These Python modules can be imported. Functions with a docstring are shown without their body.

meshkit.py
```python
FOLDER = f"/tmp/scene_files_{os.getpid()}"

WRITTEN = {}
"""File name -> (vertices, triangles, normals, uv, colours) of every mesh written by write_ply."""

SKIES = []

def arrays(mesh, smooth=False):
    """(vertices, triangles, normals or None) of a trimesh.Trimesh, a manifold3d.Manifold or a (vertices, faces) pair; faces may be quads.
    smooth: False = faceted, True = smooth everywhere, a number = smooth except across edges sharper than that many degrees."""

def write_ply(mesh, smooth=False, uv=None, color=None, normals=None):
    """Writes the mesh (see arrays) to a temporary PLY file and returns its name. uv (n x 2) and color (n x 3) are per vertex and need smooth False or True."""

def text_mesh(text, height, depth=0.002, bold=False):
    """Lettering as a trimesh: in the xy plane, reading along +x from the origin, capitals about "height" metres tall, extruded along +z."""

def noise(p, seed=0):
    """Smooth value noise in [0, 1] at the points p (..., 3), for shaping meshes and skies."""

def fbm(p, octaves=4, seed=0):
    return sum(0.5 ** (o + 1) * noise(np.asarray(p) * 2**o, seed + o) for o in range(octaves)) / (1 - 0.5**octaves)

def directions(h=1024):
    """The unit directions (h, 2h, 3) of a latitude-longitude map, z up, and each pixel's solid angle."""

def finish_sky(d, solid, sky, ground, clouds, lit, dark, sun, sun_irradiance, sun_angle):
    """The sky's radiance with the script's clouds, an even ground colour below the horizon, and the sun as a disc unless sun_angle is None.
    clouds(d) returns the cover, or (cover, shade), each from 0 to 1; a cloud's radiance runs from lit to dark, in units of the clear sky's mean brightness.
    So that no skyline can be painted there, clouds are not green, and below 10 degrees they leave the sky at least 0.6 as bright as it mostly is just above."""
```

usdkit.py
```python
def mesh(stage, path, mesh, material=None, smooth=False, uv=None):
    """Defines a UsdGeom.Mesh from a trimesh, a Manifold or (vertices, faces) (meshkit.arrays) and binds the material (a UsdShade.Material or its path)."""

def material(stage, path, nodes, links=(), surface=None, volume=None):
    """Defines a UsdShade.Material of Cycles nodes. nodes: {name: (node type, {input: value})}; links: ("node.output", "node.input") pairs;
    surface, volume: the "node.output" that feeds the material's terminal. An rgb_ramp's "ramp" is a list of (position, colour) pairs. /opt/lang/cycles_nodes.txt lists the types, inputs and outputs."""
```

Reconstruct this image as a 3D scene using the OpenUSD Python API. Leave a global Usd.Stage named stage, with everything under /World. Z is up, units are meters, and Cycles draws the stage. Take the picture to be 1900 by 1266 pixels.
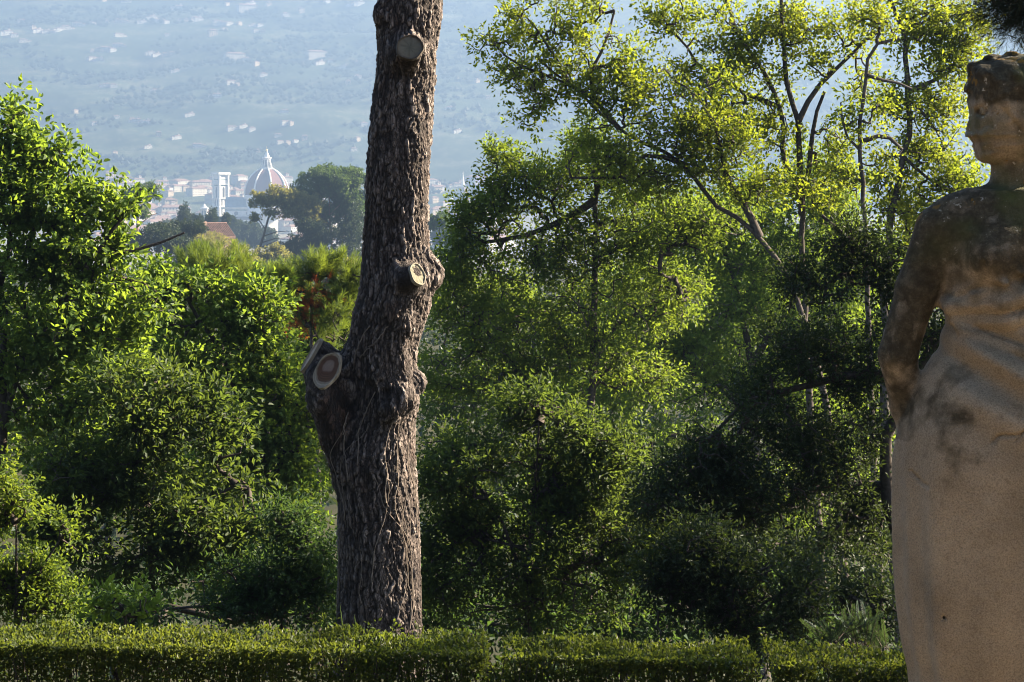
import math, numpy as np, trimesh, usdkit
from meshkit import noise, fbm
from scipy.spatial import cKDTree
from pxr import Usd, UsdGeom, UsdLux, UsdShade, Gf, Sdf, Vt

# ------------------------------------------------------------------ camera, sky, sun, exposure
F, CX, HOR, EYE = 3714.0, 950.0, 330.0, 2.15          # focal length, centre and horizon in pixels of the 1900 px frame
SUN_AZ, SUN_EL = math.radians(19), math.radians(29)   # azimuth from +x towards +y
SKY, SUN, EXPOSURE = 0.05, 1.25, 3.65
HAZE, HAZE_COL, HAZE_G = 3.9e-4, (0.126, 0.184, 0.270), 0.3

stage = Usd.Stage.CreateInMemory()
UsdGeom.SetStageUpAxis(stage, 'Z'); UsdGeom.SetStageMetersPerUnit(stage, 1.0)
stage.SetDefaultPrim(UsdGeom.Xform.Define(stage, '/World').GetPrim())
UsdGeom.Scope.Define(stage, '/World/Looks')
cam = UsdGeom.Camera.Define(stage, '/World/camera')
cam.AddTranslateOp().Set(Gf.Vec3d(0, 0, EYE)); cam.AddRotateXOp().Set(90.0)
cam.CreateHorizontalApertureAttr(36.0); cam.CreateVerticalApertureAttr(36.0 * 682 / 1024)
cam.CreateFocalLengthAttr(36.0 * F / 1900.0)
cam.CreateVerticalApertureOffsetAttr(-(633.0 - HOR) / 1900.0 * 36.0)
cam.CreateClippingRangeAttr(Gf.Vec2f(0.05, 60000.0)); cam.CreateExposureAttr(EXPOSURE)
sun_dir = np.array([math.cos(SUN_AZ) * math.cos(SUN_EL), math.sin(SUN_AZ) * math.cos(SUN_EL), math.sin(SUN_EL)])
dome = UsdLux.DomeLight.Define(stage, '/World/sky')
sky_m = usdkit.material(stage, '/World/Looks/sky', {
    'sky': ('sky_texture', {'sky_type': 'single_scattering', 'sun_disc': False, 'sun_elevation': SUN_EL,
                            'sun_rotation': math.atan2(sun_dir[0], sun_dir[1]), 'altitude': 100.0, 'aerosol_density': 0.8, 'air_density': 0.7}),
    'bg': ('background_shader', {'strength': SKY})}, [('sky.color', 'bg.color')], surface='bg.background')
UsdShade.MaterialBindingAPI.Apply(dome.GetPrim()).Bind(sky_m)
sun = UsdLux.DistantLight.Define(stage, '/World/sun')
sun.CreateIntensityAttr(SUN); sun.CreateAngleAttr(0.5); sun.CreateColorAttr(Gf.Vec3f(1.0, 0.86, 0.66)); sun.CreateNormalizeAttr(True)
sun.AddRotateZOp().Set(math.degrees(SUN_AZ)); sun.AddRotateYOp().Set(90 - math.degrees(SUN_EL))

# ------------------------------------------------------------------ helpers
used = {}
def numbered(parent, name):
    k = used.get((parent, name), -1) + 1
    used[(parent, name)] = k
    return f'{parent}/{name}' if k == 0 else f'{parent}/{name}_{k:03d}'

def tag(prim, label=None, cat=None, group=None, kind=None):
    for k, v in (('label', label), ('category', cat), ('group', group), ('kind', kind)):
        if v: prim.SetCustomDataByKey(k, v)
    return prim

class Thing:
    def __init__(self, name, label, cat, loc=(0, 0, 0), group=None, kind=None, rz=None, scale=None):
        self.path = numbered('/World', name); self.loc = np.array(loc, float)
        x = UsdGeom.Xform.Define(stage, self.path); x.AddTranslateOp().Set(Gf.Vec3d(*map(float, loc)))
        if rz is not None: x.AddRotateZOp().Set(float(rz))
        if scale is not None: x.AddScaleOp().Set(Gf.Vec3f(*map(float, scale)))
        self.prim = tag(x.GetPrim(), label, cat, group, kind)
    def part(self, name, mesh, mat, smooth=False, label=None, kind=None, world=True):
        return Part(self.path, self.loc, name, mesh, mat, smooth, label, kind, world)

class Part:
    def __init__(self, parent, loc, name, mesh, mat, smooth, label, kind, world, prim_data=None):
        self.path, self.loc = numbered(parent, name), np.array(loc, float)
        v, f = (mesh.vertices, mesh.faces) if hasattr(mesh, 'vertices') else mesh
        v = np.asarray(v, float) - (self.loc if world else 0)
        self.mesh = usdkit.mesh(stage, self.path, (v, np.asarray(f)), mat, smooth)
        tag(self.mesh.GetPrim(), label, None, None, kind)
    def part(self, name, mesh, mat, smooth=False, label=None, kind=None, world=True):
        return Part(self.path, self.loc, name, mesh, mat, smooth, label, kind, world)
    def attr(self, name, values):
        UsdGeom.PrimvarsAPI(self.mesh).CreatePrimvar(name, Sdf.ValueTypeNames.FloatArray, 'vertex').Set(Vt.FloatArray.FromNumpy(np.asarray(values, np.float32)))

def solo(name, mesh, mat, label=None, cat=None, group=None, kind=None, smooth=False):
    path = numbered('/World', name)
    v, f = (mesh.vertices, mesh.faces) if hasattr(mesh, 'vertices') else mesh
    return tag(usdkit.mesh(stage, path, (np.asarray(v, float), np.asarray(f)), mat, smooth).GetPrim(), label, cat, group, kind)

def copy_of(src, name, label, cat, loc, group=None, rz=0.0, scale=(1, 1, 1)):
    t = Thing(name, label, cat, loc, group, None, rz, scale)
    t.prim.GetReferences().AddInternalReference(Sdf.Path(src)); t.prim.SetInstanceable(True)
    for k, v in (('label', label), ('category', cat), ('group', group)):
        if v: t.prim.SetCustomDataByKey(k, v)
    return t

def at(px, py, d):
    """World point(s) d metres in front of the eye on the line of sight of a photograph pixel."""
    px, py, d = np.broadcast_arrays(np.asarray(px, float), np.asarray(py, float), np.asarray(d, float))
    return np.stack([(px - CX) / F * d, d, EYE - (py - HOR) / F * d], -1)

def unit(v): return v / np.maximum(np.linalg.norm(v, axis=-1, keepdims=True), 1e-9)
def cat_mesh(ms):
    vs, fs, n = [], [], 0
    for v, f in ms:
        if len(v) == 0: continue
        vs.append(v); fs.append(np.asarray(f) + n); n += len(v)
    return np.vstack(vs), np.vstack(fs)
def box(lo, hi):
    lo, hi = np.array(lo, float), np.array(hi, float)
    b = trimesh.creation.box(hi - lo); b.apply_translation((lo + hi) / 2)
    return np.array(b.vertices), np.array(b.faces)

def tube(pts, rad, sides=6, cap=True):
    pts = np.asarray(pts, float); n = len(pts); rad = np.broadcast_to(np.asarray(rad, float), n)
    t = unit(np.gradient(pts, axis=0))
    ref = np.array([0.0, 0, 1]) if abs(t[:, 2]).mean() < 0.8 else np.array([1.0, 0, 0])
    a = unit(np.cross(t, ref)); b = np.cross(t, a)
    th = np.linspace(0, 2 * np.pi, sides, endpoint=False)
    v = (pts[:, None] + rad[:, None, None] * (np.cos(th)[None, :, None] * a[:, None] + np.sin(th)[None, :, None] * b[:, None])).reshape(-1, 3)
    i = np.arange(n - 1)[:, None] * sides; j = np.arange(sides)[None]; k = (j + 1) % sides
    f = np.concatenate([np.stack([i + j, i + k, i + sides + k], -1).reshape(-1, 3), np.stack([i + j, i + sides + k, i + sides + j], -1).reshape(-1, 3)])
    if cap:
        v = np.vstack([v, pts[0], pts[-1]]); m = len(v); j = j[0]; k = k[0]
        f = np.vstack([f, np.stack([k, j, np.full(sides, m - 2)], -1), np.stack([j + (n - 1) * sides, k + (n - 1) * sides, np.full(sides, m - 1)], -1)])
    return v, f

def segments(A, B, ra, rb, sides=4):
    """Many separate tapered bars in one go."""
    t = unit(B - A); ref = np.where(np.abs(t[:, 2:3]) < 0.8, [[0, 0, 1.0]], [[1.0, 0, 0]])
    a = unit(np.cross(t, ref)); b = np.cross(t, a); n = len(A)
    th = np.linspace(0, 2 * np.pi, sides, endpoint=False)
    ring = np.cos(th)[None, :, None] * a[:, None] + np.sin(th)[None, :, None] * b[:, None]
    v = np.stack([A[:, None] + ring * ra[:, None, None], B[:, None] + ring * rb[:, None, None]], 1).reshape(-1, 3)
    i = np.arange(n)[:, None] * 2 * sides; j = np.arange(sides)[None]; k = (j + 1) % sides
    f = np.concatenate([np.stack([i + j, i + k, i + sides + k], -1).reshape(-1, 3), np.stack([i + j, i + sides + k, i + sides + j], -1).reshape(-1, 3)])
    return v, f

def leaf_mesh(P, D, N, L, W, fold=0.22, droop=0.15, fine=False):
    if not fine:                                          # small in the picture: a folded lozenge of two triangles
        S = unit(np.cross(D, N)); N = np.cross(S, D); L, W = np.asarray(L)[:, None], np.asarray(W)[:, None]
        m = P + D * L * .45 + N * W * fold
        v = np.stack([P, m + S * W * .56, P + D * L - N * L * droop, m - S * W * .56], 1).reshape(-1, 3); i = np.arange(len(P))[:, None] * 4
        return v, np.concatenate([i + np.array([[0, 1, 2]]), i + np.array([[0, 2, 3]])])
    """n separate folded leaves, 4 triangles each."""
    S = unit(np.cross(D, N)); N = np.cross(S, D)
    L, W = np.asarray(L)[:, None], np.asarray(W)[:, None]
    l1, l2 = P + D * L * .32 + S * W * .46 + N * W * fold, P + D * L * .68 + S * W * .42 + N * (W * fold - L * droop * .4)
    r1, r2 = P + D * L * .32 - S * W * .46 + N * W * fold, P + D * L * .68 - S * W * .42 + N * (W * fold - L * droop * .4)
    tip = P + D * L - N * L * droop
    v = np.stack([P, l1, l2, tip, r2, r1], 1).reshape(-1, 3)
    i = np.arange(len(P))[:, None] * 6
    f = np.concatenate([i + np.array([[0, 1, 2]]), i + np.array([[0, 2, 3]]), i + np.array([[0, 3, 4]]), i + np.array([[0, 4, 5]])])
    return v, f

def needle_mesh(P, D, L, W, rng):
    S = unit(np.cross(D, rng.normal(size=D.shape))); L, W = np.asarray(L)[:, None], np.asarray(W)[:, None]
    v = np.stack([P, P + D * L * .5 + S * W * .5, P + D * L, P + D * L * .5 - S * W * .5], 1).reshape(-1, 3)
    i = np.arange(len(P))[:, None] * 4
    return v, np.concatenate([i + np.array([[0, 1, 2]]), i + np.array([[0, 2, 3]])])

def lathe(profile, sides=8, rot=0.0, squash=1.0):
    th = np.linspace(0, 2 * np.pi, sides, endpoint=False) + rot
    r, z = np.array(profile, float).T; n = len(r)
    v = np.stack([r[:, None] * np.cos(th), r[:, None] * np.sin(th) * squash, np.broadcast_to(z[:, None], (n, sides))], -1).reshape(-1, 3)
    i = np.arange(n - 1)[:, None] * sides; j = np.arange(sides)[None]; k = (j + 1) % sides
    f = np.concatenate([np.stack([i + j, i + k, i + sides + k], -1).reshape(-1, 3), np.stack([i + j, i + sides + k, i + sides + j], -1).reshape(-1, 3)])
    v = np.vstack([v, [0, 0, z[0]], [0, 0, z[-1]]]); m = len(v); j, k = j[0], k[0]
    f = np.vstack([f, np.stack([k, j, np.full(sides, m - 2)], -1), np.stack([j + (n - 1) * sides, k + (n - 1) * sides, np.full(sides, m - 1)], -1)])
    return v, f

# signed distance shapes and a surface-nets mesher
def smin(a, b, k):
    h = np.clip(0.5 + 0.5 * (b - a) / k, 0, 1)
    return b + (a - b) * h - k * h * (1 - h)
def smax(a, b, k): return -smin(-a, -b, k)
def capsule(p, a, b, ra, rb):
    a, b = np.asarray(a, np.float32), np.asarray(b, np.float32); ab = b - a
    t = np.clip(((p - a) @ ab) / max(float(ab @ ab), 1e-12), 0, 1)
    return np.linalg.norm(p - a - t[:, None] * ab, axis=1) - (ra + (rb - ra) * t)
def disc_rod(p, a, b, r, rnd=0.0):
    """Cylinder from a to b with flat ends."""
    a, b = np.asarray(a, np.float32), np.asarray(b, np.float32); L = float(np.linalg.norm(b - a)); u = (b - a) / L
    x = (p - a) @ u; q = np.linalg.norm(p - a - x[:, None] * u, axis=1) - r; w = np.abs(x - L / 2) - L / 2
    return np.maximum(np.minimum(np.maximum(q, w), 1e9), -1e9)
def ellipsoid(p, c, r):
    q = (p - np.asarray(c, np.float32)) / np.asarray(r, np.float32); k = np.linalg.norm(q, axis=1)
    return (k - 1) * k / np.maximum(np.linalg.norm(q / np.asarray(r, np.float32), axis=1), 1e-6)

def isosurface(fn, lo, hi, h, B=8):
    lo = np.array(lo, float); n = (np.ceil((np.array(hi) - lo) / (h * B)).astype(int)) * B
    nb = n // B
    c = np.stack(np.meshgrid(*[np.arange(k) for k in nb], indexing='ij'), -1).reshape(-1, 3)
    dc = fn((lo + (c + 0.5) * B * h).astype(np.float32))
    vol = np.repeat(np.repeat(np.repeat(np.sign(dc).reshape(nb).astype(np.float32) * 9, B, 0), B, 1), B, 2)
    act = c[np.abs(dc) < 1.35 * B * h]
    o = np.stack(np.meshgrid(*[np.arange(B)] * 3, indexing='ij'), -1).reshape(-1, 3)
    for k in range(0, len(act), 1500):
        q = (act[k:k + 1500, None] * B + o[None]).reshape(-1, 3)
        vol[q[:, 0], q[:, 1], q[:, 2]] = fn((lo + q * h).astype(np.float32))
    s = vol < 0
    m = np.zeros(np.array(s.shape) - 1, np.int8)
    corners = [(a, b, d) for a in (0, 1) for b in (0, 1) for d in (0, 1)]
    for a, b, d in corners: m += s[a:s.shape[0] - 1 + a, b:s.shape[1] - 1 + b, d:s.shape[2] - 1 + d]
    cells = np.argwhere((m > 0) & (m < 8))
    idx = np.full(m.shape, -1, np.int32); idx[tuple(cells.T)] = np.arange(len(cells))
    val = {k: vol[tuple((cells + np.array(k)).T)] for k in corners}
    acc, cnt = np.zeros((len(cells), 3)), np.zeros(len(cells))
    for a in corners:
        for ax in range(3):
            if a[ax] == 0:
                b = tuple(1 if i == ax else a[i] for i in range(3)); va, vb = val[a], val[b]
                on = (va < 0) != (vb < 0); t = np.where(on, va / np.where(on, va - vb, 1), 0)
                p = np.array(a, float)[None].repeat(len(cells), 0); p[:, ax] = t
                acc[on] += p[on]; cnt[on] += 1
    v = lo + (cells + acc / cnt[:, None]) * h
    fs = []
    for ax in range(3):
        u, w = (ax + 1) % 3, (ax + 2) % 3
        sl0 = [slice(None)] * 3; sl1 = [slice(None)] * 3; sl0[ax] = slice(0, -1); sl1[ax] = slice(1, None)
        e = np.argwhere(s[tuple(sl0)] != s[tuple(sl1)])
        e = e[(e[:, u] > 0) & (e[:, w] > 0) & (e[:, u] < m.shape[u]) & (e[:, w] < m.shape[w])]
        du, dw = np.eye(3, dtype=int)[u], np.eye(3, dtype=int)[w]
        q = np.stack([idx[tuple((e - du - dw).T)], idx[tuple((e - dw).T)], idx[tuple(e.T)], idx[tuple((e - du).T)]], 1)
        inside = s[tuple(e.T)]
        q = np.where(inside[:, None], q, q[:, ::-1]); q = q[(q >= 0).all(1)]
        fs += [q[:, [0, 1, 2]], q[:, [0, 2, 3]]]
    return v, np.vstack(fs)
def vnormals(v, f):
    n, fn = np.zeros_like(v), np.cross(v[f[:, 1]] - v[f[:, 0]], v[f[:, 2]] - v[f[:, 0]])
    for k in range(3): np.add.at(n, f[:, k], fn)
    return unit(n)

# ------------------------------------------------------------------ materials
def leaf_mat(name, ramp, trans=0.52, rough=0.55, spec=0.15, patch=0.4, hot=3.5, warm=(1.27, 1.03, 0.42)):
    nodes = {
        'geo': ('geometry', {}), 'ramp': ('rgb_ramp', {'ramp': ramp}),
        'pn': ('noise_texture', {'scale': 1.1, 'detail': 2.0}),
        'mixf': ('mix_float', {'fac': patch, 'use_clamp': True}),
        'hot': ('mix', {'mix_type': 'multiply', 'fac': 1.0, 'color2': tuple(hot * c for c in warm)}),
        'p': ('principled_bsdf', {'roughness': rough, 'specular_ior_level': spec}),
        't': ('translucent_bsdf', {}), 'm': ('mix_closure', {'fac': trans})}
    links = [('geo.position', 'pn.vector'), ('geo.random_per_island', 'mixf.a'), ('pn.fac', 'mixf.b'), ('mixf.result', 'ramp.fac'),
             ('ramp.color', 'p.base_color'), ('ramp.color', 'hot.color1'), ('hot.color', 't.color'), ('p.BSDF', 'm.closure1'), ('t.BSDF', 'm.closure2')]
    return usdkit.material(stage, '/World/Looks/' + name, nodes, links, surface='m.closure')

def plain(name, col, rough=0.8, spec=0.3, scale=None, col2=None, bump=0.0, detail=4.0):
    nodes = {'p': ('principled_bsdf', {'base_color': col, 'roughness': rough, 'specular_ior_level': spec})}; links = []
    if scale:
        nodes |= {'g': ('geometry', {}), 'n': ('noise_texture', {'scale': scale, 'detail': detail, 'roughness': 0.6}), 'r': ('rgb_ramp', {'ramp': [(0.3, col), (0.7, col2 or col)]})}
        links += [('g.position', 'n.vector'), ('n.fac', 'r.fac'), ('r.color', 'p.base_color')]
        if bump:
            nodes['b'] = ('bump', {'strength': 1.0, 'distance': bump}); links += [('n.fac', 'b.height'), ('b.normal', 'p.normal')]
    return usdkit.material(stage, '/World/Looks/' + name, nodes, links, surface='p.BSDF')

M = {}
M['oak'] = leaf_mat('oak_leaf', [(0, (.024, .044, .010)), (.45, (.052, .080, .016)), (.8, (.105, .122, .02)), (1, (.17, .13, .02))])
M['oak_yellow'] = leaf_mat('yellow_oak_leaf', [(0, (.035, .06, .010)), (.4, (.075, .10, .014)), (.8, (.15, .15, .018)), (.97, (.21, .15, .02)), (1, (.25, .10, .03))], trans=.5)
M['oak_light'] = leaf_mat('light_oak_leaf', [(0, (.030, .058, .013)), (.5, (.062, .098, .020)), (.9, (.115, .145, .025)), (1, (.18, .15, .03))], trans=.5)
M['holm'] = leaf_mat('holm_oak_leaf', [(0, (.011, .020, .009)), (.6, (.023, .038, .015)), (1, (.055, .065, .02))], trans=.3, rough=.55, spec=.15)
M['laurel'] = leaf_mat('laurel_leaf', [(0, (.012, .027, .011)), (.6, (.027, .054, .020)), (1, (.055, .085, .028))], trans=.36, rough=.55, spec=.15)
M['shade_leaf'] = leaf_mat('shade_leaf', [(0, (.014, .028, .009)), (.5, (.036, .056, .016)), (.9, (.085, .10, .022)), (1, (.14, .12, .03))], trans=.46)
M['bush'] = leaf_mat('drooping_bush_leaf', [(0, (.03, .055, .012)), (.6, (.07, .10, .02)), (1, (.13, .14, .03))], trans=.42)
M['hedge'] = leaf_mat('box_hedge_leaf', [(0, (.022, .038, .010)), (.45, (.056, .072, .018)), (.80, (.12, .112, .036)), (1, (.26, .16, .07))], trans=.42, rough=.5, spec=.2, hot=3.4, warm=(1.22, 1.03, .40))
M['pine'] = leaf_mat('pine_needle', [(0, (.020, .040, .014)), (.6, (.045, .075, .020)), (1, (.09, .11, .03))], trans=.25, rough=.5)
M['young_pine'] = leaf_mat('young_pine_needle', [(0, (.03, .055, .014)), (.6, (.070, .10, .022)), (1, (.12, .14, .03))], trans=.42, hot=2.9)
M['dead'] = leaf_mat('dead_needle', [(0, (.16, .045, .02)), (1, (.30, .11, .05))], trans=.35)
M['dark_pine'] = leaf_mat('dark_needle', [(0, (.008, .014, .008)), (1, (.022, .032, .016))], trans=.15)
M['olive'] = leaf_mat('olive_leaf', [(0, (.055, .065, .028)), (.6, (.105, .11, .042)), (1, (.16, .145, .05))], trans=.4)
M['yew'] = leaf_mat('blue_green_frond', [(0, (.02, .042, .026)), (1, (.05, .08, .045))], trans=.25, hot=2.0)
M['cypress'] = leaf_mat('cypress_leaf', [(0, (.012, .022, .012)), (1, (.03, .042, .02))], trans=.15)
M['twig'] = plain('twig_bark', (.022, .017, .014), .9, .2, 30, (.06, .047, .038))
M['pine_limb'] = plain('pine_limb_bark', (.10, .06, .045), .9, .2, 4, (.24, .13, .09))
M['earth'] = plain('slope_earth', (.012, .014, .006), .95, .1, 0.6, (.030, .028, .012))
M['plain_ground'] = plain('city_plain', (.10, .10, .07), .95, .1, .01, (.18, .16, .12))

# ------------------------------------------------------------------ ground, city plain and hills
def ground_z(y, x=0.0):
    return np.interp(y, [-60, 8.6, 12, 20, 30, 60, 150, 400, 470, 700, 1200, 2600, 2900, 3200, 3600, 4200, 5650, 9500],
                     [0, 0, -1.0, -4.5, -8, -11, -13, -17, -22, -52, -75, -76, -60, -36, -6, 130, 530, 540])
def sheet(ys, xs_half, nx, fn, jit=0):
    y = np.asarray(ys, float); u = np.linspace(-1, 1, nx)
    X = u[None] * xs_half(y)[:, None]; Y = np.broadcast_to(y[:, None], X.shape); Z = fn(X, Y)
    v = np.stack([X, Y, Z], -1).reshape(-1, 3); i = np.arange(len(y) - 1)[:, None] * nx; j = np.arange(nx - 1)[None]
    f = np.concatenate([np.stack([i + j, i + j + 1, i + nx + j + 1], -1).reshape(-1, 3), np.stack([i + j, i + nx + j + 1, i + nx + j], -1).reshape(-1, 3)])
    return v, f
def near_fn(X, Y):
    p = np.stack([X * .35, Y * .35, X * 0], -1)
    return ground_z(Y) + (fbm(p, 3, 5) - .5) * np.clip((Y - 9) / 10, 0, 1) * np.clip(Y / 40, .3, 5)
solo('ground', sheet(np.concatenate([np.linspace(-40, 8, 8), np.geomspace(8.3, 1250, 150)]), lambda y: 60 + np.abs(y) * .75, 90, near_fn), M['earth'], kind='structure', smooth=True)
M['gravel'] = plain('pale_gravel', (.15, .115, .08), .95, .1, 25, (.20, .155, .11), .01)
solo('unseen_gravel', sheet(np.linspace(-30, 6.2, 12), lambda y: 26 + 0 * y, 12, lambda X, Y: X * 0 + .012), M['gravel'], kind='structure')  # out of view, reflects warm sunlight onto the statue
solo('city_plain', sheet(np.linspace(1250, 3000, 12), lambda y: y * .9, 14, lambda X, Y: ground_z(Y)), M['plain_ground'], kind='structure', smooth=True)
def hill_fn(X, Y):
    t = np.clip((Y - 3000) / 900, 0, 1)
    p = np.stack([X / 900, Y / 700, X * 0], -1)
    roll = (fbm(p, 5, 11) - .5) * 130 + (fbm(p * 7, 4, 3) - .5) * 34
    return ground_z(Y) + roll * t + t * (X / 3000) * 20
hy = np.concatenate([np.linspace(3000, 6900, 190), np.linspace(7000, 9500, 12)])
hills = sheet(hy, lambda y: y * .8, 320, hill_fn)
M['hill'] = usdkit.material(stage, '/World/Looks/hillside', {
    'g': ('geometry', {}), 'n1': ('noise_texture', {'scale': .0045, 'detail': 6.0, 'roughness': .62}), 'n2': ('noise_texture', {'scale': .05, 'detail': 3.0, 'roughness': .7}),
    'mp': ('mapping', {'scale': (1, 1, 6)}), 'mx': ('mix_float', {'fac': .4}),
    'r': ('rgb_ramp', {'ramp': [(.36, (.02, .033, .013)), (.5, (.036, .05, .022)), (.56, (.07, .078, .04)), (.66, (.11, .105, .065))]}),
    'p': ('principled_bsdf', {'roughness': .95, 'specular_ior_level': .1})},
    [('g.position', 'mp.vector'), ('mp.vector', 'n1.vector'), ('g.position', 'n2.vector'), ('n1.fac', 'mx.a'), ('n2.fac', 'mx.b'), ('mx.result', 'r.fac'), ('r.color', 'p.base_color')], surface='p.BSDF')
solo('hills', hills, M['hill'], kind='structure', smooth=True)
HZ = hills[0].reshape(len(hy), 320, 3)
def hill_hit(px, py):
    """Where the line of sight of a pixel first meets the hills."""
    for d in np.arange(3020, 6880, 12.0):
        p = at(px, py, d)
        iy = np.interp(d, hy, np.arange(len(hy))); ix = (p[0] / (d * .8) + 1) / 2 * 319
        a, b = int(iy), int(np.clip(ix, 0, 318)); fy, fx = iy - a, ix - b
        z = (HZ[a, b, 2] * (1 - fx) + HZ[a, b + 1, 2] * fx) * (1 - fy) + (HZ[a + 1, b, 2] * (1 - fx) + HZ[a + 1, b + 1, 2] * fx) * fy
        if z > p[2]: return np.array([p[0], d, z])
    return None

rng = np.random.default_rng(19); nW = 24000
wy = rng.uniform(3350, 6500, nW); wx = rng.uniform(-.30, .30, nW) * wy; wp = np.stack([wx / 240, wy / 120, wx * 0], -1)
kp = fbm(wp, 4, 23) > .50; wx, wy = wx[kp], wy[kp]; wz = hill_fn(wx, wy); nW = len(wx); wr = rng.uniform(3.2, 7.5, nW)
octa = np.array([[1, 0, .3], [.3, .95, .2], [-.8, .6, .35], [-.8, -.6, .25], [.3, -.95, .4], [0, 0, 1.25], [0, 0, -.6]]); of = np.array([[0, 1, 5], [1, 2, 5], [2, 3, 5], [3, 4, 5], [4, 0, 5], [1, 0, 6], [2, 1, 6], [3, 2, 6], [4, 3, 6], [0, 4, 6]])
wa = rng.uniform(0, 6.28, nW); ca, sa = np.cos(wa)[:, None], np.sin(wa)[:, None]
ov = np.stack([octa[:, 0] * ca - octa[:, 1] * sa, octa[:, 0] * sa + octa[:, 1] * ca, np.broadcast_to(octa[:, 2], (nW, 7))], -1) * wr[:, None, None] * rng.uniform(.8, 1.25, (nW, 7, 1)) + np.stack([wx, wy, wz + wr * .45], -1)[:, None]
solo('hillside_wood', (ov.reshape(-1, 3), (np.arange(nW)[:, None, None] * 7 + of).reshape(-1, 3)), M['cypress'], 'hazy woods covering the far hillside between the villas', 'wood', kind='stuff')
haze_m = usdkit.material(stage, '/World/Looks/haze', {'v': ('principled_volume', {'color': HAZE_COL, 'density': HAZE, 'anisotropy': HAZE_G})}, [], volume='v.volume')
solo('haze', box((-8200, -120, -180), (8200, 9800, 690)), haze_m, kind='stuff')
# ------------------------------------------------------------------ far buildings: villas on the hill, the city, the cathedral
M['plaster'] = plain('pale_plaster', (.36, .32, .26), .9, .2, .05, (.44, .40, .33))
M['plaster_ochre'] = plain('ochre_plaster', (.40, .31, .21), .9, .2, .05, (.46, .36, .25))
M['plaster_white'] = plain('white_plaster', (.38, .36, .32), .9, .2, .05, (.40, .38, .34))
M['tiles'] = plain('terracotta_roof', (.15, .09, .068), .9, .2, .3, (.21, .135, .10))
M['dark_glass'] = plain('dark_window', (.05, .05, .05), .3, .5)
M['marble'] = plain('pale_marble', (.66, .63, .58), .7, .3, .12, (.54, .52, .47))
M['green_marble'] = plain('green_marble', (.16, .21, .18), .7, .3)
M['dome_tile'] = plain('dome_tiles', (.13, .066, .06), .85, .2, .25, (.17, .09, .08))
M['lead_roof'] = plain('lead_grey_roof', (.20, .25, .26), .8, .2, .1, (.25, .29, .30))
M['gold'] = plain('gilded_copper', (.8, .6, .25), .35, .5)

def hip_roof(w, d, z, h, over, ridge):
    a, b = w / 2 + over, d / 2 + over; r = max(a - ridge, 0)
    v = np.array([[-a, -b, z], [a, -b, z], [a, b, z], [-a, b, z], [-r, 0, z + h], [r, 0, z + h], [-a, -b, z - .3], [a, -b, z - .3], [a, b, z - .3], [-a, b, z - .3]])
    f = [[0, 1, 5], [0, 5, 4], [1, 2, 5], [2, 3, 4], [2, 4, 5], [3, 0, 4], [6, 7, 1], [6, 1, 0], [7, 8, 2], [7, 2, 1], [8, 9, 3], [8, 3, 2], [9, 6, 0], [9, 0, 3], [6, 8, 7], [6, 9, 8]]
    return v, np.array(f)

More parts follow.
